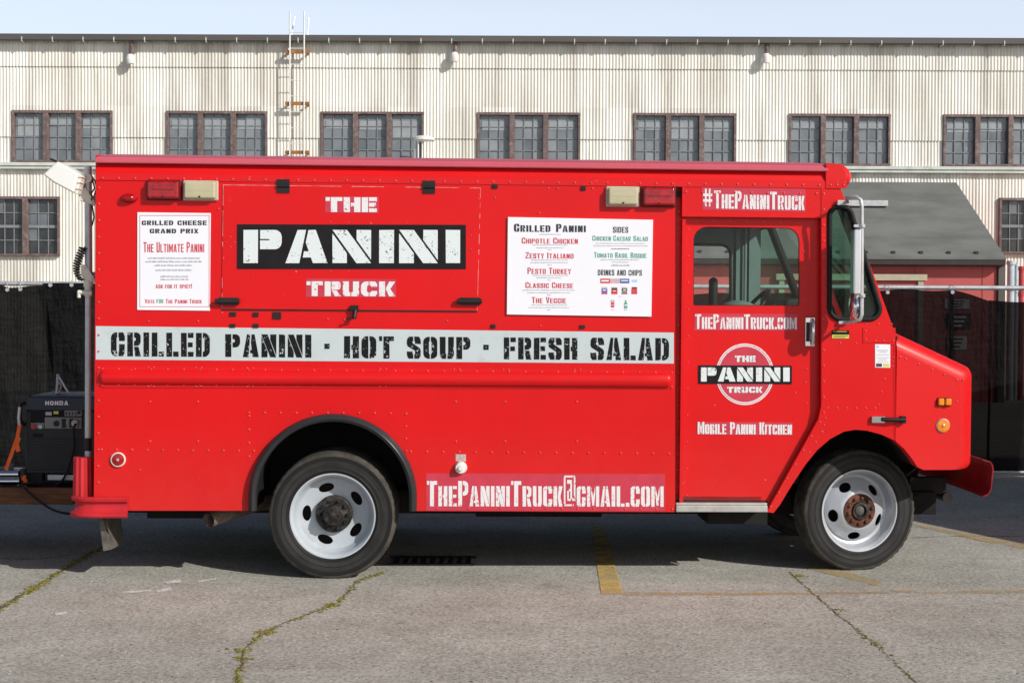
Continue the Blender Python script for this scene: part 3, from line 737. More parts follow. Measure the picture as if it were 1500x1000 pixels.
mb = MB(); mb.box(a.x, b.x, -.10, -.002, b.z, a.z); mb.box(a.x + .06, a.x + .16, -.07, -.002, 0, b.z); mb.box(b.x - .16, b.x - .06, -.07, -.002, 0, b.z); fr = mb.build('door_frame', 'door_trim', sh)
mb = MB(); mb.box(a.x + .17, b.x - .17, -.02, -.003, 0.02, b.z - .03); mb.build('door', 'shed_red', sh)
p0, p1 = W(1254, 294, SY + 1.6), W(1298, 303, SY + 1.6)
mb = MB(); zz = (p0.z + p1.z) / 2; mb.box(p0.x - .6, p1.x, 1.45, 1.6, zz - .06, zz + .06); mb.build('vent_box', 'galv', sh, bevel=.01)
# notices on the shed wall, behind the screen
mat('notice_white', (0.75, 0.75, 0.75), 0.5)
for i, (x0, x1, y0, y1, lab) in enumerate(((1384, 1420, 438, 452, 'white notice on the red shed, topmost of the three behind the black screen'), (1386, 1422, 459, 482, 'dark bordered notice on the red shed, middle of the three behind the black screen'), (1388, 1416, 492, 512, 'white notice on the red shed, lowest of the three behind the black screen'))):
    a, b = W(x0, y0, SY - .02), W(x1, y1, SY - .02); n_ = empty('notice', ((a.x + b.x) / 2, SY - .03, b.z)); tag(n_, lab, 'notice', 'notices on the shed wall')
    w, h = (b.x - a.x) / 2, a.z - b.z
    mb = MB(); mb.box(-w, w, 0, .025, 0, h); mb.build('board', 'notice_white' if i != 1 else 'sign_black', n_)
    mb = MB()
    for j in range(3): mb.poly([(x, -.003, z) for x, z in ((-w * .8, h * (.15 + j * .28)), (w * (.3 + .15 * j), h * (.15 + j * .28)), (w * (.3 + .15 * j), h * (.28 + j * .28)), (-w * .8, h * (.28 + j * .28)))])
    mb.build('print_rows', 'print_black' if i != 1 else 'notice_white', n_)
# standpipes right of the shed
mat('pipe_blue', (0.42, 0.50, 0.55), 0.5); mat('pipe_red', (0.40, 0.05, 0.06), 0.5)
for px, r, m, ht, lab in ((1481, .07, 'pipe_blue', 385, 'thick pale blue standpipe between the shed corner and the warehouse'), (1489, .035, 'pipe_blue', 388, 'thin pale blue standpipe right of the thick one beside the shed'), (1496, .05, 'pipe_red', 393, 'red standpipe rightmost of the pipes beside the shed')):
    b = W(px, ht, SY + .8); mb = MB(); mb.tube([(0, 0, 0), (0, 0, b.z)], r, 12); mb.lathe([(r * 1.25, -.04), (r * 1.3, 0), (r * 1.25, .04)], 12, (0, 0, b.z), 'z'); mb.lathe([(r * 1.25, -.05), (r * 1.25, .05)], 12, (0, 0, b.z - .5), 'z')
    o = mb.build('standpipe', m, smooth=40); o.location = (b.x, SY + .8, 0); tag(o, lab, 'pipe', 'standpipes beside the shed')

# ---------------------------------------------------------------- fence with privacy screens
FY = 14.75
zr = W(750, 418.5, FY).z
fn = empty('fence', (0, FY, 0)); tag(fn, 'galvanized pipe fence carrying black privacy screens behind the red van', 'fence')
mb = MB(); mb.tube([(-14, 0, zr), (14, 0, zr)], .024, 12); mb.build('top_rail', 'galv', fn, smooth=60)
mb = MB(); mb.tube([(-14, 0, .045), (14, 0, .045)], .012, 10); mb.build('bottom_rail', 'galv', fn, smooth=60)
for px in (-1260, -925, -592, -260, 72, 405, 738, 1070, 1395, 1720, 2055, 2390, 2720):
    x = W(px, 420, FY).x; mb = MB(); mb.tube([(x, .03, 0), (x, .03, zr - .02)], .03, 12); mb.lathe([(.036, -.03), (.038, .0), (.03, .035)], 12, (x, .03, zr - .02), 'z'); mb.build('post', 'galv', fn, smooth=50)
def screen_material(name, col, alpha, sc):
    m, nt, b = nodes_of(name); out = nt.nodes['Material Output']; v = coords(nt)
    n = noise(nt, coords(nt, (1, 1, 6)), sc, 6, 0.7); c = mix(nt, ramp(nt, n, 0.35, 0.75), col, tuple(x * 3.2 for x in col))
    nt.links.new(c, b.inputs['Base Color']); b.inputs['Roughness'].default_value = 0.85; b.inputs['Specular IOR Level'].default_value = 0.04
    fold = noise(nt, coords(nt, (2.2, 1, 0.8)), 1.6, 5, 0.6); bump(nt, b, fold, 0.9, 0.16)
    tr = nt.nodes.new('ShaderNodeBsdfTransparent'); mx = nt.nodes.new('ShaderNodeMixShader'); mx.inputs[0].default_value = alpha
    nt.links.new(tr.outputs[0], mx.inputs[1]); nt.links.new(b.outputs[0], mx.inputs[2]); nt.links.new(mx.outputs[0], out.inputs[0])
screen_material('screen_dense', (0.0055, 0.0055, 0.0058), 0.99, 5); screen_material('screen_sheer', (0.0032, 0.0026, 0.0030), 0.972, 4)
mat('grommet', (0.6, 0.6, 0.6), 0.35, 0.6)
def screen(px0, px1, topf, edge_l, y, m, lab, eyes, seed):
    """cloth hung from the rail: topf(px) gives the photo height of its hem, edge_l bends its left hem"""
    rnd = random.Random(seed); nx, nz = 90, 36; mb = MB()
    ph = [rnd.uniform(0, 6) for _ in range(8)]
    for i in range(nx + 1):
        u = i / nx; px = px0 + (px1 - px0) * u
        zt = W(px, topf(px), FY + y).z
        for j in range(nz + 1):
            v_ = j / nz; z = .05 + (zt - .05) * v_
            x = W(px, 500, FY + y).x + edge_l(v_) * (1 - u) ** 3
            wr = .010 * math.sin(7 * u + ph[0] + 4 * v_) + .004 * math.sin(31 * u + ph[1] + 7 * v_ * v_ * 3) * math.sin(5 * u + ph[4]) + .010 * math.sin(6 * v_ + 4 * u + ph[2]) + .02 * math.sin(3 * u + ph[3]) * (1 - v_)
            mb.v.append((x, wr * (1 - v_ ** 4 * .8), z))
    for i in range(nx):
        for j in range(nz): a = i * (nz + 1) + j; mb.face((a, a + nz + 1, a + nz + 2, a + 1))
    o = mb.build('privacy_screen', m, smooth=180); o.location = (0, FY + y, 0)
    tag(o, lab, 'screen', 'black screens hung on the fence')
    for px in eyes:
        g = MB()
        p = W(px, topf(px) + 3, FY + y); g.lathe([(.006, -.012), (.020, -.012), (.022, 0), (.02, .01)], 10, (p.x, 0, p.z)); g.tube([(p.x, 0, p.z), (p.x + .01, -.02, p.z + .03), (p.x, -.03, zr + .02), (p.x - .01, .03, zr + .03)], .004, 5)
        g.build('grommet', 'grommet', o)
screen(-1240, 135, lambda p: 416 + 1.6 * math.sin(p * .09) + (4 if 10 < p < 62 else 0), lambda v: 0, -.045, 'screen_dense', 'black privacy screen at the left edge of the photo, left of the curled hem', (11, 30), 1)
screen(62, 470, lambda p: 415 + .8 * math.sin(p * .05), lambda v: .20 * (1 - v) ** .6, -.11, 'screen_dense', 'black privacy screen behind the generator with its left hem pulled in a curve', (74, 105), 2)
screen(470, 1452, lambda p: (430 if p < 1200 else 425 + max(0, (p - 1395)) * .28) + 1.2 * math.sin(p * .07), lambda v: 0, -.04, 'screen_sheer', 'sheer black privacy screen behind the hood of the van', (1190, 1300, 1395), 3)
screen(1448, 2700, lambda p: 441 + 1.5 * math.sin(p * .06), lambda v: 0, -.03, 'screen_dense' if False else 'screen_sheer', 'sheer black privacy screen at the right edge of the photo', (1560,), 4)
# ================================================================ THE VAN
tk = empty('food_truck', M=TM)
tag(tk, 'red step van food truck with black and white stencil lettering, parked broadside', 'food truck')
WID = 2.2
def t(px, py, c=0.0): return T(px, py, c)
def tl(pts, c=0.0): return [T(a, b, c) for a, b in pts]
S = 1 / 230.0                                        # metres per photo pixel on the van's side

def seam_y(px): return 264.5 + (px - 150) * .0098
XR0 = t(140, 500)[0]; XC = t(989, 500)[0]; XF = t(1212, 260)[0]
# --- near wall of the cargo body, wheel arch cut out, rivets standing on it
acx, acz = t(488, 728); ar = 113 * S
def arch(cx, cz, r, zfoot, n=28):
    return [(cx + r, zfoot)] + [(cx + r * math.cos(PI * k / n), cz + r * math.sin(PI * k / n)) for k in range(n + 1)] + [(cx - r, zfoot)]
zb = t(488, 748)[1]
wall_out = [t(137.5, 737), t(186, 738), t(187, 747.5), ] + [t(372, 747.5)] + arch(acx, acz, ar, zb)[::-1] + [t(606, 748), t(989, 749.5), t(989, 272.5), t(140.5, seam_y(140))]
mb = MB(); mb.plate(wall_out, 0, .03)
def riv_row(mb, pxa, pya, pxb, pyb, step=23.6, y=-.0005, r=.0060, n=None):
    L_ = math.hypot(pxb - pxa, pyb - pya); n = n or max(1, round(L_ / step))
    for k in range(n + 1):
        x, z = t(pxa + (pxb - pxa) * k / n, pya + (pyb - pya) * k / n, y); mb.rivet(x, y, z, r)
riv_row(mb, 145, 275, 144, 730, 23.5)
riv_row(mb, 149, 658, 372, 660, 23.3); riv_row(mb, 602, 661, 980, 664, 23.6)
riv_row(mb, 365, 604, 595, 605, 23.6); riv_row(mb, 365, 609, 365, 668, 18); riv_row(mb, 595, 606, 595, 660, 18)
for px in (220, 290, 668, 740, 845): riv_row(mb, px, 588, px, 646, 58)
riv_row(mb, 800, 744, 985, 745, 23); riv_row(mb, 640, 744, 780, 744, 46)
for px, py in ((790, 312), (803, 276), (817, 276), (868, 276), (792, 477), (218, 470), (290, 470), (320, 306), (205, 688), (163, 677), (655, 470), (325, 458), (725, 290), (480, 467), (505, 468)): x, z = t(px, py); mb.rivet(x, -.0005, z, .0055)
for a, b in ((484, 325), (510, 326), (484, 397), (510, 397), (338, 347), (338, 362), (332, 355), (344, 355), (690, 345), (690, 365), (701, 285), (701, 292)): x, z = t(a, b); mb.rivet(x, -.0065, z, .004)
mb.build('side_panel', 'red_paint', tk, smooth=40)
# --- black tape squares
for x0, x1, y0, y1 in ((337, 346, 457, 463), (371, 379, 457.5, 463.5), (400, 412, 457, 467), (337, 345, 474, 479.5), (371, 379, 474, 480), (721, 729, 270, 276), (851, 858, 273, 279), (719, 726, 475, 480.5), (849, 857, 476, 481)):
    a, b = t(x0, y1), t(x1, y0); mb = MB(); mb.box(a[0], b[0], -.010, 0.0, a[1], b[1]); mb.build('rubber_pad', 'black_metal', tk, bevel=.002)
# --- upper cornice, gutter and roof, swept along the body
zA = t(575, 268.8)[1]; zB = t(575, 258.5)[1]; zC = t(575, 244)[1]; zD = t(575, 240)[1]; zE = t(575, 233.5)[1]
xs = [XR0 + (XF - XR0) * k / 30 for k in range(31)]
mb = MB(); mb.extrude_path([(.03, zA), (-.005, zA), (-.005, zB), (-.001, zB + .002), (.022, zC - .004), (.030, zC)], xs)
riv_row(mb, 150, 260.7, 1200, 272 - .8, 23.6, -.005)
for sgn in (0,):
    mb.poly([(xs[0], y, z) for y, z in [(.03, zA), (-.005, zA), (-.005, zB), (-.001, zB + .002), (.022, zC - .004), (.030, zC)]])
mb.build('cornice', 'red_gloss', tk, smooth=25)
roofp = [(.030, zC), (-.014, zC - .001), (-.019, zC + .004), (-.019, zD - .004), (-.014, zD), (-.004, zD + .006), (.008, zE - .006), (.035, zE + .002), (.12, zE + .018), (.4, zE + .055), (1.1, zE + .085)]
full = roofp + [(WID - y, z) for y, z in roofp[-2::-1]]
mb = MB(); mb.extrude_path(full, xs); mb.poly([(xs[0], y, z) for y, z in full]); mb.poly([(xs[-1], y, z) for y, z in full])
mb.build('roof', 'red_pink', tk, smooth=35)
# --- far wall, rear, floor, partition: a closed body
mb = MB(); 
far = [(XR0, zb + .03), (acx - ar, zb)] + arch(acx, acz, ar, zb)[::-1] + [(acx + ar + .01, zb), (XC, zb), (XC, zA), (XR0, zA)]
mb.plate(far, WID - .03, WID); mb.box(XR0, XC, WID - .034, WID - .004, zA, zC)
mb.build('side_panel', 'red_paint', tk)
mb = MB(); mb.box(XR0 - .012, XR0 + .02, .032, WID - .032, zb + .05, zE + .01)
for y in (.12, 1.12): mb.box(XR0 - .03, XR0 - .012, y, y + .96, zb + .12, zC - .08)
mb.build('rear_door', 'red_paint', tk, bevel=.006)
mb = MB(); mb.box(XR0 + .02, t(1120, 500)[0], .74, WID - .74, zb + .04, zb + .09)
for y_ in (.05, WID - .74): mb.box(XR0 + .02, acx - ar - .02, y_, y_ + .69, zb + .04, zb + .09); mb.box(acx + ar + .02, t(1120, 500)[0], y_, y_ + .69, zb + .04, zb + .09)
mb.box(XC - .25, XC - .22, .04, .7, zb + .09, zC); mb.box(XC - .25, XC - .22, 1.5, WID - .04, zb + .09, zC)
mb.build('floor', 'cargo_inside', tk)
# --- rear wheel boxes and the rubber flare round the arch
for y0, y1 in ((.03, .72), (WID - .72, WID - .03)):
    mb = MB(); a = arch(acx, acz, ar + .004, zb, 20)
    for k in range(len(a) - 1): mb.quad((a[k][0], y0, a[k][1]), (a[k + 1][0], y0, a[k + 1][1]), (a[k + 1][0], y1, a[k + 1][1]), (a[k][0], y1, a[k][1]))
    yy = y1 if y0 < 1 else y0
    mb.poly([(x, yy, z) for x, z in a]); mb.build('wheel_arch', 'under_dark', tk)
ro, ri_ = 120 * S, 108.5 * S
zf = t(488, 746.5)[1]
prof = [(ri_, .01), (ri_, -.030), (ri_ + .006, -.052), (ri_ + .022, -.060), (ro - .012, -.050), (ro - .002, -.030), (ro, .0)]
mb = MB(); st_ = [(acx + 1e-9, None)]
rings = []
ang = [-1] + [PI * k / 48 for k in range(49)] + [-2]
for a in ang:
    rg = []
    for r, y in prof:
        if a == -1: rg.append((acx + r, y, zf))
        elif a == -2: rg.append((acx - r, y, zf))
        else: rg.append((acx + r * math.cos(a), y, acz + r * math.sin(a) * 1.0))
    rings.append(rg)
i0 = 0
for rg in rings: mb.v += rg
n = len(prof)
for k in range(len(rings) - 1):
    for j in range(n - 1): mb.face((k * n + j, k * n + j + 1, (k + 1) * n + j + 1, (k + 1) * n + j))
mb.face(range(n)); mb.face(range((len(rings) - 1) * n, len(rings) * n))
mb.build('wheel_flare', 'black_trim', tk, smooth=50)

# --- rub rail with its riveted flanges
a0, a1 = t(146, 551), t(984, 557.5)
mb = MB(); zc = (t(560, 554.5)[1]); hh = 10.5 * S
pr = [(-.003, zc + hh)] + [(-.003 - .034 * math.sin(PI * k / 12), zc + hh * math.cos(PI * k / 12)) for k in range(1, 12)] + [(-.003, zc - hh)]
def rail_ring(x, f): return [(x, -.003 + (y + .003) * f, zc + (z - zc) * f) for y, z in pr]
rg = [rail_ring(a0[0] + .03 * (1 - math.cos(k / 6 * PI / 2)), max(.02, math.sin(k / 6 * PI / 2))) for k in range(7)]
rg += [rail_ring(a0[0] + .03 + (a1[0] - a0[0] - .06) * k / 20, 1) for k in range(1, 20)]
rg += [rail_ring(a1[0] - .03 * (1 - math.cos(k / 6 * PI / 2)), max(.02, math.sin(k / 6 * PI / 2))) for k in range(6, -1, -1)]
for q in rg: mb.v += q
n = len(pr)
for k in range(len(rg) - 1):
    for j in range(n - 1): mb.face((k * n + j, k * n + j + 1, (k + 1) * n + j + 1, (k + 1) * n + j))
fl = rounded([t(142, 536.5), t(988, 542.5), t(988, 569), t(142, 567)][::-1], .05)
mb.plate(fl, -.006, .0)
riv_row(mb, 150, 540, 984, 545.5, 24, -.006, .0052); riv_row(mb, 150, 563.2, 984, 566.5, 24, -.006, .0052)
for px in (220, 290, 365, 560, 668, 740, 845):
    riv_row(mb, px - 3, 537.5 + (px - 150) * .006, px + 5, 537.5 + (px - 150) * .006, 8, -.006, .005); riv_row(mb, px - 3, 565.5, px + 5, 565.5, 8, -.006, .005)
mb.build('rub_rail', 'red_gloss', tk, smooth=45)

# --- serving hatch
hq = [(327, 271), (704, 275.5), (699, 455), (325, 452)]
mb = MB(); mb.plate(rounded(tl(hq)[::-1], .01), -.006, .0); hatch = mb.build('serving_hatch', 'red_paint', tk)
mat('seam_pale', (0.62, 0.35, 0.33), 0.6, var=0.5, vscale=20)
mb = MB()
for (a, b), (c, d) in zip(hq, hq[1:] + hq[:1]):
    if b > 440 and d > 440: continue
    N = 24
    for k in range(N):
        if random.random() < .25: continue
        u, w_ = k / N, (k + 1) / N; p, q = Vector((a + (c - a) * u, b + (d - b) * u)), Vector((a + (c - a) * w_, b + (d - b) * w_))
        nrm = Vector((-(d - b), c - a)).normalized() * random.uniform(.18, .36)
        mb.poly([TP(*(p + nrm), -.0072), TP(*(q + nrm), -.0072), TP(*(q - nrm), -.0072), TP(*(p - nrm), -.0072)])
mb.build('edge_wear', 'seam_pale', hatch)
mb = MB(); mb.box(t(325, 455)[0], t(699, 455)[0], -.0075, -.001, t(512, 455.4)[1], t(512, 453.4)[1]); mb.build('lower_seal', 'black_metal', hatch)
for x0, x1, y0, y1 in ((406, 424.5, 263, 282.5), (619.5, 637.5, 265, 283.5)):
    a, b = t(x0, y1), t(x1, y0); mb = MB(); mb.box(a[0], b[0], -.014, -.004, a[1], b[1]); xm = (a[0] + b[0]) / 2; zm = (a[1] + b[1]) / 2
    mb.tube([(a[0], -.016, zm), (b[0], -.016, zm)], .009, 10); o = mb.build('hinge', 'black_metal', hatch, smooth=40)
for x0, x1, y0, y1 in ((316, 352, 436, 446.5), (669, 706, 436, 446.5)):
    a, b = t(x0, y1), t(x1, y0); mb = MB(); mb.tube([(a[0], -.028, (a[1] + b[1]) / 2), (b[0], -.028, (a[1] + b[1]) / 2)], .016, 10); mb.box(a[0] + .02, b[0] - .01, -.03, 0, a[1], b[1]); mb.rivet(a[0] + .05, -.031, (a[1] + b[1]) / 2 - .01, .007); mb.rivet(b[0] - .04, -.031, (a[1] + b[1]) / 2 - .01, .007)
    mb.build('latch', 'black_metal', tk, bevel=.004)
mb = MB(); a, b = t(513.5, 466), t(525.5, 447); mb.box(a[0], b[0], -.03, 0, b[1] - .035, b[1]); mb.tube([((a[0] + b[0]) / 2 + .006, -.03, b[1] - .03), ((a[0] + b[0]) / 2, -.05, a[1])], .014, 10); mb.tube([((a[0] + b[0]) / 2, -.045, a[1] + .005), (a[0] - .015, -.05, a[1] - .006)], .008, 8); mb.build('latch', 'black_metal', tk, bevel=.004)

# --- stencilled signs
def sign(name, quad, c0, c1, m, parent=tk):
    mb = MB(); pts = tl(quad[::-1], c0); mb.plate(pts, c0, c1); return mb.build(name, m, parent)
band = sign('banner_stripe', [(140.3, 477.5), (987, 487), (987, 532.3), (140.3, 526.5)], -.0015, 0, 'white_vinyl')
mb = MB(); pl = on_truck(-.0028)
def band_word(txt, x0, x1, y0, y1): 
    sl = .0073; mb = MB(); lettering(mb, txt, ((x0, y1), (x1, y1 + (x1 - x0) * sl), (x1, y0 + (x1 - x0) * sl), (x0, y0)), pl, jit=.18, **SLAB); mb.build('lettering', 'ink_black', band)
band_word('GRILLED', 162.5, 307.5, 486.5, 521.5); band_word('PANINI', 330, 456, 489.2, 522.6); band_word('-', 475, 483, 491, 523)
band_word('HOT', 504, 577, 492, 524.5); band_word('SOUP', 596, 689, 492.8, 525); band_word('-', 708, 716, 492.5, 524.5); band_word('FRESH', 738, 846, 494, 526); band_word('SALAD', 865, 980, 494.3, 527)
bs = sign('logo_sign', [(347.2, 328.5), (682.5, 329.3), (682.5, 394.3), (347, 394)], -.0085, -.0062, 'sign_black')
mb = MB(); pl = on_truck(-.0098)
for ch, x0, x1 in (('P', 356.8, 412.6), ('A', 418, 480), ('N', 487, 543.5), ('I', 555.5, 577), ('N', 584.8, 641.3), ('I', 653, 674.2)):
    gl_, gw = glyph(ch, 1.14, .43, .27, .065)
    for p in gl_: mb.poly([TP(x0 + (x1 - x0) * x / gw + random.uniform(-.25, .25), 385.4 - 48.6 * y + random.uniform(-.2, .2), -.0098) for x, y in p])
mb.build('lettering', 'ink_white', bs)
def film(quad, c, words, kind, lm='film_white'):
    o = sign('decal', quad, c - .0012, c, 'pink_film'); mb = MB()
    for txt, q in words: lettering(mb, txt, q, on_truck(c - .0024), jit=.12, **kind)
    mb.build('lettering', lm, o); return o
film([(476, 287.5), (554.7, 288.2), (554.7, 312), (476, 311.5)], -.0062, [('THE', hbox(477, 552, 288.9, 310.6, .004))], dict(w=1.12, s=.42, t=.26, g=.06, track=.09), 'film_white')
film([(448, 408), (580, 409), (580, 435.5), (448, 435)], -.0062, [('TRUCK', hbox(449, 579, 412, 433.6, .003))], dict(w=1.12, s=.42, t=.26, g=.06, track=.13), 'film_white')
film([(624, 693), (974, 694), (974, 748.3), (624, 747.4)], -.0002, [('ThePaniniTruck@gmail.com', ((625.5, 741), (972, 741.7), (972, 704.5), (625.5, 704)))], COND)
film([(1028, 273), (1180, 277), (1180, 310.5), (1029, 307.5)], -.0002, [('#', hbox(1030, 1043.2, 276.5, 302.5)), ('ThePaniniTruck', ((1046, 305.3), (1178.5, 307.8), (1178.5, 282), (1046, 279)))], COND)

# --- cab: rivet post, header over the door, cab side
xa, xb = t(989, 500)[0], t(999.5, 500)[0]
mb = MB(); mb.box(xa - .02, t(1003, 500)[0], .062, .09, zb, zA); riv_row(mb, 994.5, 286, 993, 735, 23.3, .0615, .0055); mb.build('door_post', 'red_paint', tk, smooth=40)
mb = MB(); hd = [t(999.5, 272.8), t(1203, 275), t(1203, 318), t(999.5, 317.5)]; mb.plate(hd[::-1], 0, .03); mb.box(hd[0][0], hd[1][0], -.006, .03, hd[2][1] - .006, hd[2][1] + .012); mb.box(hd[0][0], hd[0][0] + .012, -.004, .0, hd[2][1], hd[0][1])
riv_row(mb, 1005, 281, 1196, 283.5, 23.6)
mb.build('door_header', 'red_paint', tk, smooth=40)
WND = rounded(tl([(1016, 332), (1171, 334), (1171, 447.8), (1015.5, 447.5)], .05)[::-1], [.02, .02, .085, .085][::-1] if False else [.012, .012, .085, .085], 8)
door_o = tl([(1000, 314), (1206, 316), (1206, 606), (1126, 742), (994, 741)], .05)[::-1]
mb = MB(); mb.plate(door_o, .05, .075, [WND])
riv_row(mb, 1009, 336, 1006, 725, 38, .0495, .0045); riv_row(mb, 1020, 323, 1168, 326, 24, .0495, .0045); riv_row(mb, 1177, 345, 1177, 440, 24, .0495, .0045)
for a, b in ((1181, 540), (1180, 560), (1181, 590), (1165, 575)): x, z = t(a, b, .05); mb.rivet(x, .0495, z, .0045)
ed = t(996.2, 700)[0]; mb.box(ed, ed + .022, .012, .08, t(996, 741)[1], t(999, 318)[1] - .012)
door = mb.build('sliding_door', 'red_paint', tk, smooth=40)
mb = MB(); mb.plate(WND, .060, .064); gl1 = mb.build('window_glass', 'cab_glass', door)
mb = MB(); mb.plate([(x * 1.0, z) for x, z in inset(WND, -.001)], .054, .0575, [inset(WND, .004)]); mb.build('window_seal', 'black_rubber', door)
a, b = t(1179, 507, .05), t(1193.5, 465, .05)
mb = MB(); mb.box(a[0], b[0], .040, .055, a[1], b[1]); mb.tube([((a[0] + b[0]) / 2 + .012, .03, a[1] + .01), ((a[0] + b[0]) / 2 + .012, .005, a[1] + .04), ((a[0] + b[0]) / 2 + .012, .005, b[1] - .04), ((a[0] + b[0]) / 2 + .012, .03, b[1] - .01)], .010, 8)
mb.build('door_handle', 'chrome', door, bevel=.004)
mb = MB(); mb.box(t(1179, 507, .05)[0] + .004, t(1193, 465, .05)[0] - .03, .039, .041, a[1] + .03, b[1] - .03); mb.build('handle_recess', 'black_metal', door)
# door lettering
film([(1017, 459), (1168, 460), (1168, 484.5), (1017, 484)], .0492, [('ThePaniniTruck.com', ((1018.5, 481.6), (1167, 482.2), (1167, 460.8), (1018.5, 460)))], COND).parent = door
film([(1021.5, 617.5), (1161, 618.5), (1161, 637), (1021.5, 636.5)], .0492, [('Mobile Panini Kitchen', ((1022, 635.4), (1160, 636.2), (1160, 618.6), (1022, 617.6)))], dict(w=.46, s=.19, t=.16, g=.03, track=.06, small=.82, space=.3)).parent = door
cpx = 1091.2; lg = [(cpx + 42.6 * math.cos(2 * PI * k / 64), 548 + 45 * math.sin(2 * PI * k / 64)) for k in range(64)]
def disc(sc, c): return [T(cpx + 42.6 * sc * math.cos(2 * PI * k / 64), 548 + 45 * sc * math.sin(2 * PI * k / 64), c) for k in range(64)]
mb = MB(); mb.plate(disc(1, .048), .0478, .05); badge = mb.build('logo_decal', 'film_white', door)
mb = MB(); mb.plate(disc(.955, .0472), .0468, .0478, [disc(.94, .0472)]); mb.plate(disc(.90, .0472), .0468, .0478); mb.build('disc_print', 'pink_film', badge)
mb = MB(); mb.plate(tl([(1023, 534.8), (1160, 535.5), (1160, 562.3), (1023, 561.8)][::-1], .046), .0455, .0468); mb.build('bar_print', 'sign_black', badge)
mb = MB(); pl = on_truck(.0442)
for ch, x0, x1 in (('P', 1026.8, 1049.5), ('A', 1051.5, 1077.5), ('N', 1079.7, 1103), ('I', 1107.5, 1116.5), ('N', 1119.5, 1143), ('I', 1147.3, 1156.8)):
    gl_, gw = glyph(ch, 1.14, .42, .28, .07)
    for p in gl_: mb.poly([pl(x0 + (x1 - x0) * x / gw, 558.6 - 20.6 * y) for x, y in p])
pl = on_truck(.0455); kw = dict(w=1.12, s=.42, t=.28, g=.07, track=.12)
lettering(mb, 'THE', hbox(1076.5, 1106.8, 520.8, 530), pl, **kw); lettering(mb, 'TRUCK', hbox(1065, 1117, 566.3, 575), pl, **kw)
mb.build('lettering', 'ink_white', badge)
# sill under the door
mb = MB(); a, b = t(990, 749.3), t(1124, 741); mb.box(a[0], b[0], -.012, .07, a[1], b[1] + .004); mb.box(a[0], b[0], .0, .05, b[1] + .004, b[1] + .020); mb.build('door_sill', 'alu', tk, bevel=.005)
mb = MB(); mb.box(a[0], b[0] + .01, .045, .3, a[1], b[1] + .03); mb.build('step_board', 'chassis', tk)

strip = [(1123, 749.5), (1198.5, 614), (1203, 594), (1203, 274)]
SW = rounded(tl([(1212.5, 300.5), (1246, 300.5), (1297, 470), (1212.5, 470)])[::-1], [.085, .085, .075, .075][::-1] if False else [.085, .075, .075, .085], 8)
archf = [(1311, 645), (1291, 636), (1270, 630.5), (1253, 629), (1236, 632), (1216, 642.5), (1197, 659), (1180, 680), (1160, 710), (1143, 738), (1133, 751)]
cab_o = tl(strip + [(1230.5, 274), (1257, 342), (1288, 424), (1311.5, 489)] + archf)
SWi = inset(SW, .006)
mb = MB(); mb.plate(cab_o[::-1], 0, .035, [SWi])
st = tl([(1203, 274), (1210, 274), (1210, 600), (1204, 625), (1192, 650), (1131, 750), (1123, 749.5), (1198.5, 614), (1203, 594)])
mb.plate(st[::-1], -.004, 0)
riv_row(mb, 1206.6, 284, 1206.6, 604, 23.4, -.004, .0055); riv_row(mb, 1201, 618, 1129, 742, 23, -.004, .0055)
riv_row(mb, 1204, 632, 1186, 662, 16, 0, .005); riv_row(mb, 1209, 612, 1205, 632, 9, 0, .005)
riv_row(mb, 1213, 597, 1282, 597.5, 14, 0, .0048); riv_row(mb, 1287, 592, 1296, 555, 19, 0, .0048)
riv_row(mb, 1230, 473.5, 1306, 474.5, 19, 0, .0048); riv_row(mb, 1231, 502, 1254, 502.5, 23, 0, .0048); riv_row(mb, 1308, 523, 1308, 536, 6.5, 0, .0045)
pp = rounded(tl([(1264, 479.5), (1311.5, 480), (1311.5, 502), (1264, 502)])[::-1], [.0, .04, .0, .0], 6)
mb.plate(pp, -.004, 0)
for a, b in ((1267.5, 485), (1268, 497), (1282, 499), (1294, 499), (1308, 499)): x, z = t(a, b); mb.rivet(x, -.004, z, .005)
mb.plate(tl([(1300, 503), (1311.5, 503), (1311.5, 645), (1310, 645), (1309.5, 505)])[::-1], -.003, 0)
mb.build('cab_panel', 'red_paint', tk, smooth=40)
# corner window with thick rubber
sn = len(SW); mb = MB()
mb.tube([(x, -.004, z) for x, z in inset(SW, .011)], .0155, 10, closed=True)
swf = mb.build('corner_window', 'black_rubber', tk, smooth=60)
mb = MB(); mb.plate(SWi, .010, .014); mb.build('window_glass', 'green_glass', swf)
# far side of the cab, mirrored
mb = MB(); y0 = WID - .035
SWf = [(x, z) for x, z in SWi]
cof = [p for p in cab_o]
mb.plate(cof[::-1], y0, WID, [SWf]); mb.build('cab_panel', 'cab_grey', tk)
mb = MB(); mb.tube([(x, y0 - .002, z) for x, z in inset(SW, .008)], .016, 8, closed=True); o = mb.build('corner_window', 'black_rubber', tk, smooth=60)
mb = MB(); mb.plate(SWf, y0 + .010, y0 + .014); mb.build('window_glass', 'green_glass', o)
d2 = [(XC - .02, zb), (t(1123, 700)[0], zb), T(1199, 606), T(1199, 274), (XC - .02, T(1000, 274)[1])]
WF = [(x - .03, z) for x, z in WND]
mb = MB(); mb.plate(d2, y0 - .03, y0, [WF]); dr = mb.build('sliding_door', 'cab_grey', tk)
mb = MB(); mb.tube([(x, y0 - .03, z) for x, z in inset(WF, .006)], .012, 8, closed=True); mb.build('window_seal', 'black_rubber', dr, smooth=60)
mb = MB(); mb.plate(WF, y0 - .018, y0 - .014); mb.build('window_glass', 'cab_glass', dr)
mb = MB(); xx = WF[0][0]; xr = max(p[0] for p in WF)
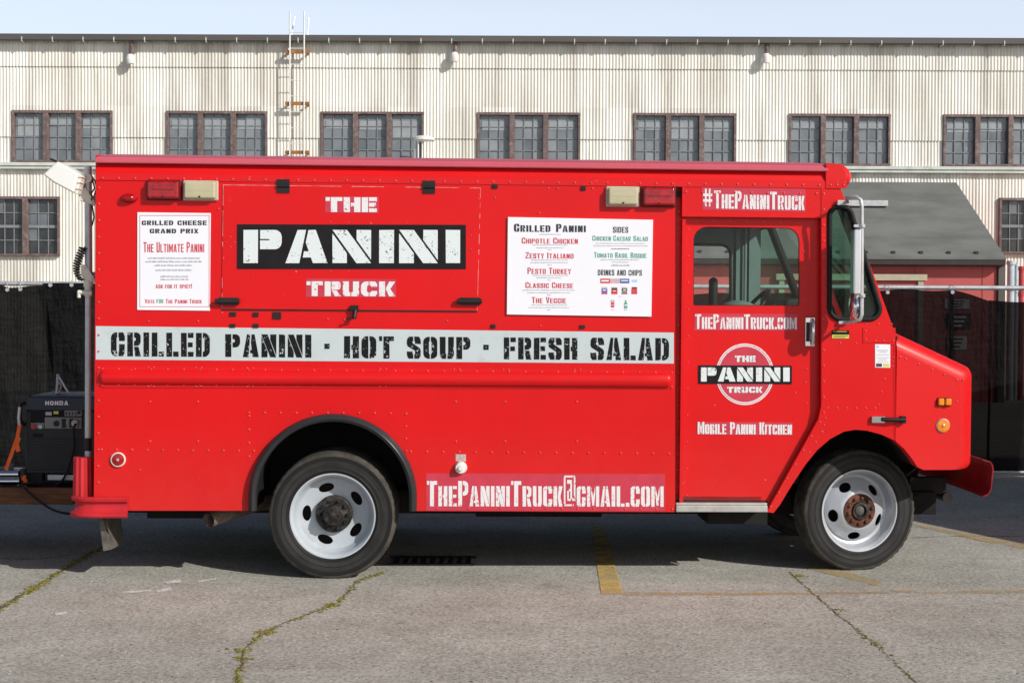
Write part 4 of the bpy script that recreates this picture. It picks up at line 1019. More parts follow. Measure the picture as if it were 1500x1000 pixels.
mb.box(xr + .03, xr + .06, y0 - .05, y0 - .03, zb, zA); mb.tube([(xr + .10, y0 - .06, zb), (xr + .10, y0 - .06, zA)], .012, 8); mb.box(xr + .13, xr + .22, y0 - .06, y0 - .03, zb, zA); mb.build('grab_pillar', 'cab_grey', tk)
# windscreen frame, glass, dash, seat, wheel
p1, p2 = t(1231, 276), t(1311, 488)
dx, dz = p2[0] - p1[0], p2[1] - p1[1]
nl = Vector((-dz, dx)).normalized() * -.05
def ws(u, off=0): return (p1[0] + dx * u - off * (-dz) / math.hypot(dx, dz) * -1 * 0, p1[1] + dz * u)
mb = MB()
wsf = None
for ya, yb, wm_ in ((.036, .11, 'cab_dark'), (WID / 2 - .03, WID / 2 + .03, 'red_paint'), (WID - .13, WID - .036, 'cab_dark')):
    mb = MB()
    mb.hexa([(ws(-.02)[0], ya, ws(-.02)[1]), (ws(1)[0], ya, ws(1)[1]), (ws(1)[0] - .04, ya, ws(1)[1]), (ws(-.02)[0] - .04, ya, ws(-.02)[1])], [(ws(-.02)[0], yb, ws(-.02)[1]), (ws(1)[0], yb, ws(1)[1]), (ws(1)[0] - .04, yb, ws(1)[1]), (ws(-.02)[0] - .04, yb, ws(-.02)[1])]); mb.build('windscreen_post', wm_, tk)
mb = MB()
for ua, ub in ((-.02, .10), (.92, 1.0)):
    mb.hexa([(ws(ua)[0] - .001, .13, ws(ua)[1]), (ws(ub)[0] - .001, .13, ws(ub)[1]), (ws(ub)[0] - .06, .13, ws(ub)[1]), (ws(ua)[0] - .06, .13, ws(ua)[1])], [(ws(ua)[0] - .001, WID - .13, ws(ua)[1]), (ws(ub)[0] - .001, WID - .13, ws(ub)[1]), (ws(ub)[0] - .06, WID - .13, ws(ub)[1]), (ws(ua)[0] - .06, WID - .13, ws(ua)[1])])
wsf = mb.build('windscreen', 'red_paint', tk, bevel=.008)
mb = MB(); mb.poly([(ws(.1)[0] - .03, .13, ws(.1)[1]), (ws(.92)[0] - .03, .13, ws(.92)[1]), (ws(.92)[0] - .03, WID - .13, ws(.92)[1]), (ws(.1)[0] - .03, WID - .13, ws(.1)[1])]); mb.build('windscreen_glass', 'green_glass', wsf)
mb = MB(); mb.tube([(ws(.1)[0] - .03, WID - .15, ws(.1)[1]), (ws(.92)[0] - .03, WID - .15, ws(.92)[1])], .03, 8); mb.build('windscreen_seal', 'black_rubber', wsf, smooth=50)
mb = MB(); mb.box(XC - .2, p1[0] - .02, .04, WID - .04, zA - .06, zA - .02); mb.build('headliner', 'cab_dark', tk)
dz_ = t(1280, 470)[1]
mb = MB(); mb.box(t(1215, 500)[0], t(1305, 500)[0], .05, WID - .05, t(1260, 580)[1], dz_ - .06); da, db = t(1140, 448, 1.6), t(1172, 437, 1.6); mb.hexa([(da[0], 1.6, da[1] - .1), (db[0] + .1, 1.6, da[1] - .1), (db[0] + .1, 1.6, db[1]), (da[0] + .06, 1.6, db[1])], [(da[0], 2.0, da[1] - .1), (db[0] + .1, 2.0, da[1] - .1), (db[0] + .1, 2.0, db[1]), (da[0] + .06, 2.0, db[1])]); mb.build('dashboard', 'cab_dark', tk, bevel=.03)
mb = MB(); ex_, ez_ = t(1081, 440, 1.05); mb.lathe([(.15, -.3), (.145, -.07), (.10, -.02), (.04, .0)], 20, (ex_, 1.05, ez_), 'z'); mb.box(t(1060, 500)[0], t(1215, 500)[0], .75, 1.35, zb + .09, t(1085, 500)[1] + .0); mb.build('engine_cover', 'cab_grey', tk, smooth=50)
sx = t(1052, 500)[0]
mb = MB(); mb.hexa([(sx - .02, 1.3, dz_ - .25), (sx + .12, 1.3, dz_ - .25), (sx + .02, 1.3, dz_ + .42), (sx - .08, 1.3, dz_ + .42)], [(sx - .02, 1.8, dz_ - .25), (sx + .12, 1.8, dz_ - .25), (sx + .02, 1.8, dz_ + .42), (sx - .08, 1.8, dz_ + .42)]); mb.box(sx + .0, sx + .5, 1.3, 1.8, dz_ - .4, dz_ - .25); mb.box(sx + .16, sx + .22, 1.2, 1.29, dz_ - .2, dz_ + .3); mb.build('driver_seat', 'seat_black', tk, bevel=.04)
mb = MB(); cx_, cz_ = t(1100, 447, 1.5); ring = []
for k in range(28):
    a = 2 * PI * k / 28; u, w_ = .22 * math.cos(a), .22 * math.sin(a); ring.append((cx_ + u * .62, 1.55 + w_, cz_ + u * .78 - .06))
mb.tube(ring, .015, 8, closed=True); mb.tube([(cx_, 1.55, cz_ - .06), (cx_ + .25, 1.55, cz_ - .4)], .03, 8); mb.box(cx_ - .02, cx_ + .02, 1.36, 1.74, cz_ - .08, cz_ - .05); mb.build('steering_wheel', 'black_metal', tk, smooth=60)
# --- rounded front cap over the windscreen
x0 = XF; zt_, zl_ = t(1212, 240)[1], t(1228, 271)[1]
side = [(t(1230, 272.5)[0], zl_ - .0), (t(1250, 270)[0], t(1250, 269.5)[1]), (t(1256, 264)[0], t(1256, 264)[1]), (t(1257.5, 257)[0], t(1257, 257)[1]), (t(1254, 249)[0], t(1254, 249)[1]), (t(1246, 243)[0], t(1246, 243)[1]), (t(1234, 239.8)[0], t(1234, 239.8)[1]), (x0, t(1212, 238.3)[1]), ]
# smooth the profile
def catmull(P, n=5):
    out = []
    for k in range(len(P) - 1):
        a = Vector(P[max(k - 1, 0)]); b = Vector(P[k]); c = Vector(P[k + 1]); d = Vector(P[min(k + 2, len(P) - 1)])
        for j in range(n):
            s_ = j / n; out.append(tuple(.5 * ((2 * b) + (c - a) * s_ + (2 * a - 5 * b + 4 * c - d) * s_ * s_ + (3 * b - a - 3 * c + d) * s_ ** 3)))
    out.append(tuple(P[-1])); return out
side = catmull(side); mb = MB(); ys = [0, .008, .02, .04, .07, .11, .16, .22, .30, .45, .7, 1.1]; ys += [WID - y for y in ys[-2::-1]]
zmid = t(1230, 258)[1]
def capx(y):
    d = min(y, WID - y); r = .30
    return 1.0 if d >= r else .60 + .40 * math.sqrt(max(0, 1 - ((r - d) / r) ** 2))
def caps_(y):
    d = min(y, WID - y); r = .05
    return 1.0 if d >= r else .90 + .10 * math.sqrt(max(0, 1 - ((r - d) / r) ** 2))
n = len(side)
for y in ys:
    g = capx(y); h = caps_(y)
    mb.v += [(x0 + (x - x0) * g, y - .006 if y < 1 else y, zmid + (z - zmid) * h) for x, z in side]
for k in range(len(ys) - 1):
    for j in range(n - 1): mb.face((k * n + j, k * n + j + 1, (k + 1) * n + j + 1, (k + 1) * n + j))
for k in (0, len(ys) - 1):
    i = len(mb.v); yy = ys[k] - .006 if k == 0 else ys[k]; mb.v.append((x0, yy, zl_)); mb.face([k * n + j for j in range(n)] + [i])
mb.build('front_cap', 'red_gloss', tk, smooth=50)
mb = MB(); mb.plate(tl([(1212, 262), (1241, 262.5), (1240, 276), (1212, 276)])[::-1], -.008, 0); riv_row(mb, 1217, 271, 1236, 271, 9.5, -.008, .0055); riv_row(mb, 1227, 266.5, 1237, 267, 10, -.008, .004)
mb.box(XF - .012, XF + .004, -.009, .02, t(1212, 276)[1], t(1212, 239)[1]); mb.build('cap_flange', 'red_paint', tk, smooth=40)

# --- hood, tapering forwards, edges rolled over
HX0 = t(1313.5, 560)[0]; TAP = .11; HI = .004
def hood_y(x): return HI + max(0, x - HX0) * TAP
Hc = .14
def hood_ring(ins, y_extra, mirror=False):
    top = [t(1313.5, 489.8, Hc), t(1412, 534.5, Hc)]; fx = t(1423.2, 600, Hc)[0]; zbot = t(1400, 687.5, Hc)[1]
    a, b = Vector(top[0]), Vector(top[1]); d = (b - a).normalized(); nn = Vector((d.y, -d.x)) * ins
    if nn.y > 0: nn = -nn
    a2, b2 = a + nn, b + nn; fx2 = fx - ins
    corner = b2 + d * ((fx2 - b2.x) / d.x)
    a2 = a2 + d * ((HX0 - a2.x) / d.x)
    pts = [tuple(a2), tuple(corner), (fx2 - .0, t(1400, 687.5, .06)[1]), t(1352, 687.8, .03), t(1343, 683, .03), t(1334, 670, .03), t(1324, 657, .02), (HX0, t(1313.5, 646, .01)[1])]
    rr = [0, max(.075 - ins * .3, .03), .05, 0.0, 0, 0, 0, 0]
    return rounded(pts, rr, 7)
RO = .105; NR = 9; rings = []
for k in range(NR + 1):
    a = PI / 2 * k / NR; ins = RO * (1 - math.sin(a)); dep = RO * (1 - math.cos(a)) 
    rings.append((ins, RO - RO * math.sin(PI / 2 - a) if False else RO * (1 - math.cos(PI / 2 - a)) if False else None))
mb = MB(); allr = []
for k in range(NR + 1):
    a = PI / 2 * k / NR                               # 0 on the flat side, 90 deg on the top
    ins = RO * (1 - math.sin(a)); dep = RO * (1 - math.cos(a))
    allr.append([(x, hood_y(x) + dep, z) for x, z in hood_ring(ins, 0)])
far_ = [[(x, WID - y, z) for x, y, z in rg] for rg in allr[::-1]]
allr = allr + far_; n = len(allr[0])
for rg in allr: mb.v += rg
for k in range(len(allr) - 1):
    for j in range(n): 
        j2 = (j + 1) % n
        if j >= n - 6 - 8 and 0: continue
        # leave the hood open at the bottom and towards the cab
        x1_, z1_ = allr[k][j][0], allr[k][j][2]; 
        if NR == k and (j >= n - 7): continue
        mb.face((k * n + j, k * n + j2, (k + 1) * n + j2, (k + 1) * n + j))
mb.face(range(n)); mb.face(range((len(allr) - 1) * n, len(allr) * n))
for a_, b_ in ((1318, 523), (1326, 525.5), (1346, 533), (1366, 541), (1385, 549), (1404, 556.5), (1413, 557), (1404, 588)):
    x, z = t(a_, b_, .02); mb.rivet(x, hood_y(x) - .0005, z, .0055)
hood = mb.build('hood', 'red_gloss', tk, smooth=38)
mb = MB(); fx = t(1423.2, 600, Hc)[0]; zt2 = t(1420, 565, Hc)[1]; zb2 = t(1420, 665, Hc)[1]
for k in range(8): z = zb2 + (zt2 - zb2) * k / 8; mb.box(fx - .005, fx + .012, .62, WID - .62, z, z + .03)
mb.build('grille', 'black_metal', hood)
for y in (.40, WID - .40): mb = MB(); mb.lathe([(.10, .0), (.105, .02), (.09, .03), (.04, .035)], 24, (fx - .005, y, (zt2 + zb2) / 2), 'x'); mb.build('headlight', 'lens_clear', hood, smooth=40)
mb = MB(); mb.box(t(1311.8, 500)[0], HX0 + .006, .02, WID - .02, t(1312, 640)[1], t(1312, 492)[1]); mb.build('cowl_gap', 'under_dark', tk)
mb = MB(); z = t(1312, 489)[1]; mb.box(p2[0] - .1, HX0 + .02, .03, WID - .03, z - .03, z - .004); mb.build('cowl', 'red_paint', tk)
# hood strap and latch
a, b = t(1275.5, 619), t(1295, 610.5); mb = MB(); mb.box(a[0], b[0], -.024, 0, a[1] - .0, b[1] + .006); lt = mb.build('hood_latch', 'chrome', tk, bevel=.005)
a, b = t(1290, 617.5), t(1329, 610.5); mb = MB(); mb.tube([(a[0], -.030, (a[1] + b[1]) / 2 + .002), (a[0] + .07, -.034, (a[1] + b[1]) / 2), (b[0] - .02, -.020, (a[1] + b[1]) / 2)], .0135, 8); mb.box(b[0] - .045, b[0] - .015, -.026, .016, a[1] - .008, b[1] + .006); mb.build('rubber_strap', 'black_rubber', lt, smooth=50)
# front wheel well and liner
mb = MB(); aw = tl(archf + [(1123, 751), (1123, 700), (1150, 640), (1200, 600), (1320, 600), (1345, 640), (1350, 684), (1343, 683), (1334, 670), (1324, 657)], .3)
mb.poly([(x, .85, z) for x, z in tl([(1100, 750), (1100, 560), (1420, 560), (1420, 690)], .3)])
af = tl(archf[::-1] + [(1313.5, 646), (1324, 657), (1334, 670), (1343, 683), (1352, 687.8)], .04)
for k in range(len(af) - 1): mb.quad((af[k][0], .036, af[k][1] + .002), (af[k + 1][0], .06, af[k + 1][1] + .002), (af[k + 1][0], .85, af[k + 1][1] + .03), (af[k][0], .85, af[k][1] + .03))
mb.build('wheel_arch', 'under_dark', tk)
# amber lamps on the hood
x, z = t(1383, 588.5, .03); mb = MB(); w_ = 11 * S; h_ = 6.3 * S; yy = hood_y(x); mb.box(x - w_, x + w_, yy - .010, yy + .004, z - h_, z + h_); mk = mb.build('marker_lamp', 'bezel_dark', tk, bevel=.006)
mb = MB(); 
for k in (-1, 1): mb.box(x + k * w_ * .48 - w_ * .40, x + k * w_ * .48 + w_ * .40, yy - .030, yy - .009, z - h_ * .8, z + h_ * .85)
mb.build('lens', 'lens_amber', mk, bevel=.008); mk['label'] = 'rectangular amber marker lamp on the hood side'
x, z = t(1381.5, 623, .03); yy = hood_y(x); mb = MB(); mb.lathe([(10.3 * S, .004), (10.3 * S, -.008), (9.2 * S, -.012)], 32, (x, yy, z)); mk = mb.build('reflector', 'alu', tk, smooth=40); mb = MB(); mb.lathe([(9.2 * S, -.010), (9.0 * S, -.015), (5 * S, -.018), (1 * S, -.019)], 32, (x, yy, z)); mb.build('lens', 'lens_amber', mk, smooth=50); mb = MB(); mb.rivet(x, yy - .018, z, .008); mb.build('screw', 'chrome', mk); mk['label'] = 'round amber reflector on the hood side'
# marker lamps high on the body
def lamp(x0, x1, y0, y1, lens, bez, lab):
    a, b = t(x0, y1), t(x1, y0); mb = MB(); mb.box(a[0], b[0], -.020, 0.0, a[1], b[1]); o = mb.build('warning_lamp', bez, tk, bevel=.010)
    e = .012; mb = MB(); mb.box(a[0] + e, b[0] - e, -.055, -.010, a[1] + e * .8, b[1] - e * .8); mb.build('lens', lens, o, bevel=.014)
    mb = MB(); mb.box(a[0] + e * 3, b[0] - e * 3, -.0562, -.0550, (a[1] + b[1]) / 2 - .002, (a[1] + b[1]) / 2 + .002); mb.build('lens_rib', bez, o)
    mb = MB(); mb.rivet((a[0] + b[0]) / 2, -.0555, a[1] + e * 1.8, .005); mb.build('screw', 'black_metal', o)
    o['label'] = lab
lamp(215, 267, 264, 293.5, 'lens_red', 'bezel_dark', 'red warning lamp by the rear corner'); lamp(268.5, 320.5, 265, 294, 'lens_clear', 'bezel_clear', 'clear warning lamp beside the serving hatch')
lamp(887, 936.5, 273.5, 303, 'lens_clear', 'bezel_clear', 'clear warning lamp above the menu board'); lamp(938.5, 990, 273.5, 303.5, 'lens_red', 'bezel_dark', 'red warning lamp beside the cab door')
x, z = t(189.5, 290.5); mb = MB()
for k in range(9): pass
mb.lathe([(.012, -.0), (.05, -.0)][::-1] + [(.052, -.012), (.045, -.030), (.028, -.044), (.008, -.050)], 24, (0, 0, 0)); mb.v = [(vx * 1.0 + x, vy, vz * .55 + z) for vx, vy, vz in mb.v]; o = mb.build('clearance_lamp', 'lens_red', tk, smooth=50)
x, z = t(173.3, 672.8); mb = MB(); mb.lathe([(10.6 * S, .0), (10.6 * S, -.012), (9.5 * S, -.016), (8.6 * S, -.012)], 32, (x, 0, z)); o = mb.build('reflector', 'cream_plastic', tk, smooth=50); mb = MB(); mb.lathe([(8.7 * S, -.010), (8.2 * S, -.017), (4 * S, -.020), (1.2 * S, -.020)], 32, (x, 0, z)); mb.build('lens', 'lens_red', o, smooth=50); mb = MB(); mb.rivet(x, -.020, z, .008); mb.build('screw', 'foil', o); o['label'] = 'round red reflector with a white rim'
# water inlet and foil plate
x, z = t(675.3, 684.3); mb = MB(); mb.lathe([(8.8 * S, 0), (8.8 * S, -.02), (7.4 * S, -.035), (4 * S, -.036), (3.6 * S, -.055), (1 * S, -.056)], 28, (x, 0, z)); mb.build('water_inlet', 'knob_white', tk, smooth=40)
sign('foil_plate', [(667.5, 665), (682.5, 665.2), (682.5, 675.5), (667.5, 675.3)], -.0015, 0, 'foil')
# stickers on the cab side
o = sign('warning_sticker', [(1218.5, 483.5), (1244, 483.8), (1244, 496), (1218.5, 495.7)], -.0015, 0, 'sign_black'); mb = MB(); mb.poly([TP(a, b, -.0025) for a, b in ((1219, 490), (1243.6, 490.2), (1243.6, 495.6), (1219, 495.3))]); mb.poly([TP(a, b, -.0025) for a, b in ((1220, 485), (1240, 485.2), (1240, 486), (1220, 485.8))]); mb.build('yellow_print', 'print_yellow', o)
mb = MB()
for k in range(2): mb.poly([TP(a, b, -.0032) for a, b in ((1221, 491.5 + k * 2), (1242 - k * 4, 491.6 + k * 2), (1242 - k * 4, 492.4 + k * 2), (1221, 492.3 + k * 2))])
mb.build('print_rows', 'print_dark', o)
o = sign('permit_sticker', [(1282, 504), (1304, 504.3), (1304, 538.4), (1282, 538)], -.0015, 0, 'poster_white')
def bars(parent, m, items, c, name='print_rows'):
    mb = MB()
    for x0, y0, x1, y1 in items: mb.poly([TP(a, b, c) for a, b in ((x0, y1), (x1, y1), (x1, y0), (x0, y0))])
    return mb.build(name, m, parent)
bars(o, 'print_grey', [(1284.5, 512.5, 1301, 513.6), (1288, 515.2, 1299, 516.1), (1284, 519, 1302, 519.8), (1284, 523.2, 1302, 524), (1287, 526.2, 1299, 527), (1285, 529.3, 1301, 530)], -.0025)
bars(o, 'print_dark', [(1283.4, 532.2, 1292, 537)], -.0025); bars(o, 'print_yellow', [(1294, 532.2, 1302.6, 537)], -.0025); bars(o, 'print_sky', [(1284, 505.8, 1287.5, 509)], -.0025)
# --- mirror on its tubular arms
mc = -.205
mir = None
A = TP(1232, 297.5, 0); B = T(1262.5, 300, mc); Cc = T(1262.5, 465, mc); Dd = TP(1234, 472, 0)
mb = MB(); mb.tube([A, (A[0] + .03, -.05, A[2] + .004), (B[0] - .08, mc * .72, B[1] + .045), (B[0] - .03, mc * .93, B[1] + .05), (B[0] - .008, mc, B[1] + .03), (B[0], mc, B[1] - .01), (Cc[0], mc, Cc[1] + .02), (Cc[0] - .01, mc, Cc[1] - .012), (Cc[0] - .05, mc * .85, Cc[1] - .025), (Dd[0] + .02, -.05, Dd[2]), Dd], .0115, 12)
mir = mb.build('wing_mirror', 'galv', tk, smooth=70)
mb = MB(); mb.box(A[0] - .03, A[0] + .05, -.03, .0, A[2] - .016, A[2] + .016); mb.box(Dd[0] - .03, Dd[0] + .03, -.025, .0, Dd[2] - .012, Dd[2] + .008); mb.build('bracket', 'galv', mir, bevel=.004)
mx, mzt = T(1254.6, 335.5, mc); mzb = T(1254.6, 432, mc)[1]
def turned(mb, cx, cy, ang):
    c_, s_ = math.cos(ang), math.sin(ang); mb.v = [(cx + (x - cx) * c_ - (y - cy) * s_, cy + (x - cx) * s_ + (y - cy) * c_, z) for x, y, z in mb.v]
mb = MB(); mb.box(mx - .022, mx + .022, mc - .075, mc + .085, mzb, mzt); turned(mb, mx, mc, -.12); hd_ = mb.build('mirror_head', 'chrome', mir, bevel=.010)
mb = MB(); mb.box(mx - .0235, mx - .0222, mc - .06, mc + .07, mzb + .015, mzt - .015); turned(mb, mx, mc, -.12); mb.build('mirror_glass', 'chrome', mir)
vx, vz = T(1251, 450, mc); mb = MB(); mb.lathe([(.075, .015), (.082, .0), (.076, -.012), (.05, -.02), (.01, -.024)], 28, (vx, mc + .02, vz), 'x'); mb.build('convex_mirror', 'chrome', mir, smooth=50)
mb = MB()
for py in (331, 433): x, z = T(1262.5, py, mc); mb.lathe([(.014, -.012), (.021, -.010), (.021, .010), (.014, .012)], 12, (x, mc, z), 'z'); mb.box(x - .05, x, mc - .008, mc + .008, z - .008, z + .008); mb.tube([(x, mc - .03, z), (x, mc + .02, z)], .007, 8)
mb.build('clamp', 'galv', mir, smooth=40)

# --- bumpers
fx0, ztop = t(1441, 673.5); fx1 = t(1456.5, 690)[0]; zbo = t(1446, 728.5)[1]
outl = [(fx0, ztop), (fx0 + .05, ztop - .012), (fx1 - .005, ztop - .035), (fx1, ztop - .06), (fx1 - .012, zbo + .05), (fx1 - .03, zbo + .015), (fx0 + .0, zbo), (fx0 + .0, zbo + .006), (fx1 - .036, zbo + .022), (fx1 - .019, zbo + .052), (fx1 - .008, ztop - .06), (fx1 - .012, ztop - .042), (fx0 + .048, ztop - .019), (fx0, ztop - .007)]
mb = MB(); ysb = [.02, .06, .3, .8, 1.1, 1.4, 1.9, WID - .06, WID - .02]; n = len(outl)
for y in ysb: mb.v += [(x + .032 - (.03 * ((y - 1.1) / 1.1) ** 4), y, z) for x, z in outl]
for k in range(len(ysb) - 1):
    for j in range(n): mb.face((k * n + j, k * n + (j + 1) % n, (k + 1) * n + (j + 1) % n, (k + 1) * n + j))
mb.face(range(n)); mb.face(range((len(ysb) - 1) * n, len(ysb) * n))
mb.build('front_bumper', 'red_bumper', tk, smooth=30)
# rear bumper: a double rail wrapped round the corner, with a ribbed corner post on it
zr1, zr0 = t(145, 727)[1], t(145, 757)[1]; hz = zr1 - zr0
brp = [(.0, 0), (.030, .0), (.038, .010), (.036, .026), (.012, .040), (.002, .065), (.008, .090), (.026, .100), (.030, .116), (.018, hz), (0, hz)]
xe, xo = t(188, 745)[0], t(106, 745)[0]
path = [(xe, -.012), (xe - .10, -.014), (XR0 + .02, -.014), (XR0 - .05, -.010), (XR0 - .10, .008), (XR0 - .128, .04), (XR0 - .139, .09), (XR0 - .142, .2), (XR0 - .142, 1.1), (XR0 - .142, WID - .08), (XR0 - .05, WID + .01), (xe, WID + .014)]
mb = MB(); n = len(brp)
for k, (px_, py_) in enumerate(path):
    a = Vector(path[max(0, k - 1)]); b = Vector(path[min(len(path) - 1, k + 1)]); d = (b - a).normalized(); nn = Vector((d.y, -d.x))
    if k < 3: nn = Vector((0, -1))
    if nn.dot(Vector((px_ - 1.0, py_ - 1.1))) < 0: nn = -nn
    mb.v += [(px_ + nn.x * o_, py_ + nn.y * o_, zr0 + h) for o_, h in brp]
for k in range(len(path) - 1):
    for j in range(n - 1): mb.face((k * n + j, k * n + j + 1, (k + 1) * n + j + 1, (k + 1) * n + j))
    mb.face((k * n + n - 1, k * n, (k + 1) * n, (k + 1) * n + n - 1))
mb.face(range(n)); mb.face(range((len(path) - 1) * n, len(path) * n))
mat('red_rail', (0.50, 0.022, 0.03), 0.4, var=.12, dirt=(.36, .06, .06), dlo=.55, dhi=.8)
rb = mb.build('rear_bumper', 'red_rail', tk, smooth=45)
mb = MB(); px0, pz0 = t(122.5, 728, .10); pz1 = t(121, 669, .10)[1]; N = 60; R0 = .061
for z, f in ((pz0, 1.04), (pz1, .97)):
    mb.v += [(px0 + (R0 + .004 * math.cos(12 * 2 * PI * k / N)) * f * math.cos(2 * PI * k / N), .10 + (R0 + .004 * math.cos(12 * 2 * PI * k / N)) * f * math.sin(2 * PI * k / N), z) for k in range(N)]
for k in range(N): mb.face((k, (k + 1) % N, N + (k + 1) % N, N + k))
mb.face(range(N)); mb.face(range(N, 2 * N)); mb.build('corner_guard', 'red_rail', rb, smooth=35)
# mud flap, tail pipe, chassis
a = [(145, 757), (166, 757), (166, 800), (160, 806), (148, 809), (146, 790)]
mb = MB(); mb.hexa([TP(px, py, .09) for px, py in a], [TP(px, py, .52) for px, py in a]); 
fa = T(155, 757, .1); mb = MB(); zz0 = T(155, 806, .1)[1]
mb.hexa([(fa[0] - .04, .06, fa[1] + .05), (fa[0] - .03, .5, fa[1] + .05), (fa[0] + .01, .5, zz0 - .01), (fa[0] - .01, .08, zz0)], [(fa[0] - .028, .06, fa[1] + .05), (fa[0] - .018, .5, fa[1] + .05), (fa[0] + .022, .5, zz0 - .01), (fa[0] + .045, .08, zz0 + .012)])
mat('flap_grey', (0.11, 0.10, 0.088), 0.8, var=0.4, vscale=14, bmp=.3); mb.build('mud_flap', 'flap_grey', tk)
e = TP(306, 761, .10); f_ = TP(350, 744, .75)
mb = MB(); mb.tube([e, (e[0] + .05, .17, e[2] + .012), (e[0] + .25, .5, e[2] + .05), (f_[0] + .3, .75, f_[2] + .05)], .048, 18, caps=False); mb.tube([(e[0] + .001, .101, e[2]), (e[0] + .05, .17, e[2] + .012), (e[0] + .2, .4, e[2] + .04)], .040, 18, caps=False)
mat('pipe_old', (0.26, 0.20, 0.17), 0.55, 0.4, var=0.35, vscale=14); mb.build('tail_pipe', 'pipe_old', tk, smooth=60)
mb = MB(); zf0 = zb - .02; xN = t(1420, 700)[0]
for y in (.62, WID - .70): mb.box(XR0 + .05, xN, y, y + .08, zb - .10, zb + .05)
for px in (260, 330, 640, 780, 930, 1060, 1180, 1380): x = t(px, 700)[0]; mb.box(x - .04, x + .04, .55, WID - .55, zb - .04, zb + .04)
mb.box(t(700, 700)[0], t(900, 700)[0], .75, 1.45, zb - .14, zb + .03); mb.box(t(190, 700)[0], t(300, 700)[0], .5, 1.7, zb - .12, zb + .03)
mb.tube([(0, .25, .40), (0, WID - .25, .40)], .06, 12); mb.lathe([(.05, -.16), (.15, -.07), (.17, 0), (.15, .07), (.05, .16)], 20, (0, 1.1, .40), 'y'); fwx = t(1256, 747, .3)[0]; mb.tube([(fwx, .35, .36), (fwx, WID - .35, .36)], .05, 12); mb.tube([(.15, 1.1, .42), (fwx - .6, 1.1, .5)], .045, 12)
mb.box(t(1050, 700)[0], t(1140, 700)[0], .3, .7, zb - .12, zb); mb.box(fwx + .1, xN - .05, .85, 1.6, zb + .02, zb + .25)
mb.build('chassis', 'under_dark', tk)
mb = MB(); e = T(1382, 726, .75); mb.tube([(e[0], .66, e[1]), (e[0], .86, e[1])], .036, 14); mb.box(e[0] - .25, e[0], .70, .80, e[1] + .02, e[1] + .13); mb.build('spring_shackle', 'chassis', tk, smooth=40)

# --- wheels
def tyre(mb, R0, wdt, rim, c):
    h = wdt / 2; p = [(rim, -h * .78), (rim + .012, -h * .88), (rim + .030, -h * .93), (rim + .034, -h * .915), (rim + .060, -h * .99), (rim + .064, -h * .97), (rim + .09, -h * 1.0), (R0 - .030, -h * .995), (R0 - .027, -h * .97), (R0 - .012, -h * .945), (R0 - .003, -h * .86)]
    tread = []
    for k in range(5):
        a = -h * .78 + k * h * .315; tread += [(R0, a), (R0, a + h * .22), (R0 - .009, a + h * .23), (R0 - .009, a + h * .29)]
    q = p + tread + [(R0 - .003, h * .86)] + [(r, -y) for r, y in p[-2::-1]]
    i0 = len(mb.v); n = 96; m = len(q); cx, cy, cz = c
    for r, y in q:
        for k in range(n):
            a = 2 * PI * k / n; rr = r
            if r > R0 - .02 and abs(y) > h * .6 and k % 2: rr = r - .005     # shoulder blocks
            z = rr * math.sin(a)
            if z < -R0 + .010: z = -R0 + .010 - (-R0 + .010 - z) * .1        # the weight on it
            mb.v.append((cx + rr * math.cos(a), cy + y, cz + z))
    for j in range(m - 1):
        mb.cur = 1 if max(q[j][0], q[j + 1][0]) > R0 - .014 else (2 if j in (2, 3, 5, m - 4, m - 5, m - 7) else 0)
        for k in range(n): mb.face((i0 + j * n + k, i0 + j * n + (k + 1) % n, i0 + (j + 1) * n + (k + 1) % n, i0 + (j + 1) * n + k))
def holed_disc(mb, r0, r1, zf, rc_, ha, hb, nh, c, rot=0.0):
    """dished disc with oval hand holes; zf gives the depth at radius r"""
    cx, cy, cz = c; half = PI / nh; NB = 48; NRg = 5
    for h in range(nh):
        th0 = rot + h * 2 * half; i0 = len(mb.v); b = []; o = []
        for k in range(NB):
            ph = 2 * PI * k / NB; ux, uy = math.cos(ph), math.sin(ph)
            # polar rectangle: r in r0..r1, theta in -half..half
            sx = ((r1 - rc_) if ux > 0 else (rc_ - r0)) / max(abs(ux), 1e-6); sy = half / max(abs(uy) / rc_, 1e-6)
            s_ = min(sx, sy); b.append((rc_ + ux * s_, uy * s_ / rc_)); o.append((rc_ + ha * ux, hb * uy / rc_))
        # snap nearest boundary samples to the corners
        for cr, ct in ((r0, -half), (r0, half), (r1, -half), (r1, half)):
            k = min(range(NB), key=lambda q: (b[q][0] - cr) ** 2 + ((b[q][1] - ct) * rc_) ** 2); b[k] = (cr, ct)
        for g in range(-1, NRg + 1):
            for k in range(NB):
                u = max(g, 0) / NRg; r = o[k][0] + (b[k][0] - o[k][0]) * u; th = th0 + o[k][1] + (b[k][1] - o[k][1]) * u
                mb.v.append((cx + r * math.cos(th), cy + zf(r) + (.012 if g == -1 else 0), cz + r * math.sin(th)))
        for g in range(NRg + 1):
            for k in range(NB): k2 = (k + 1) % NB; mb.face((i0 + g * NB + k, i0 + g * NB + k2, i0 + (g + 1) * NB + k2, i0 + (g + 1) * NB + k))
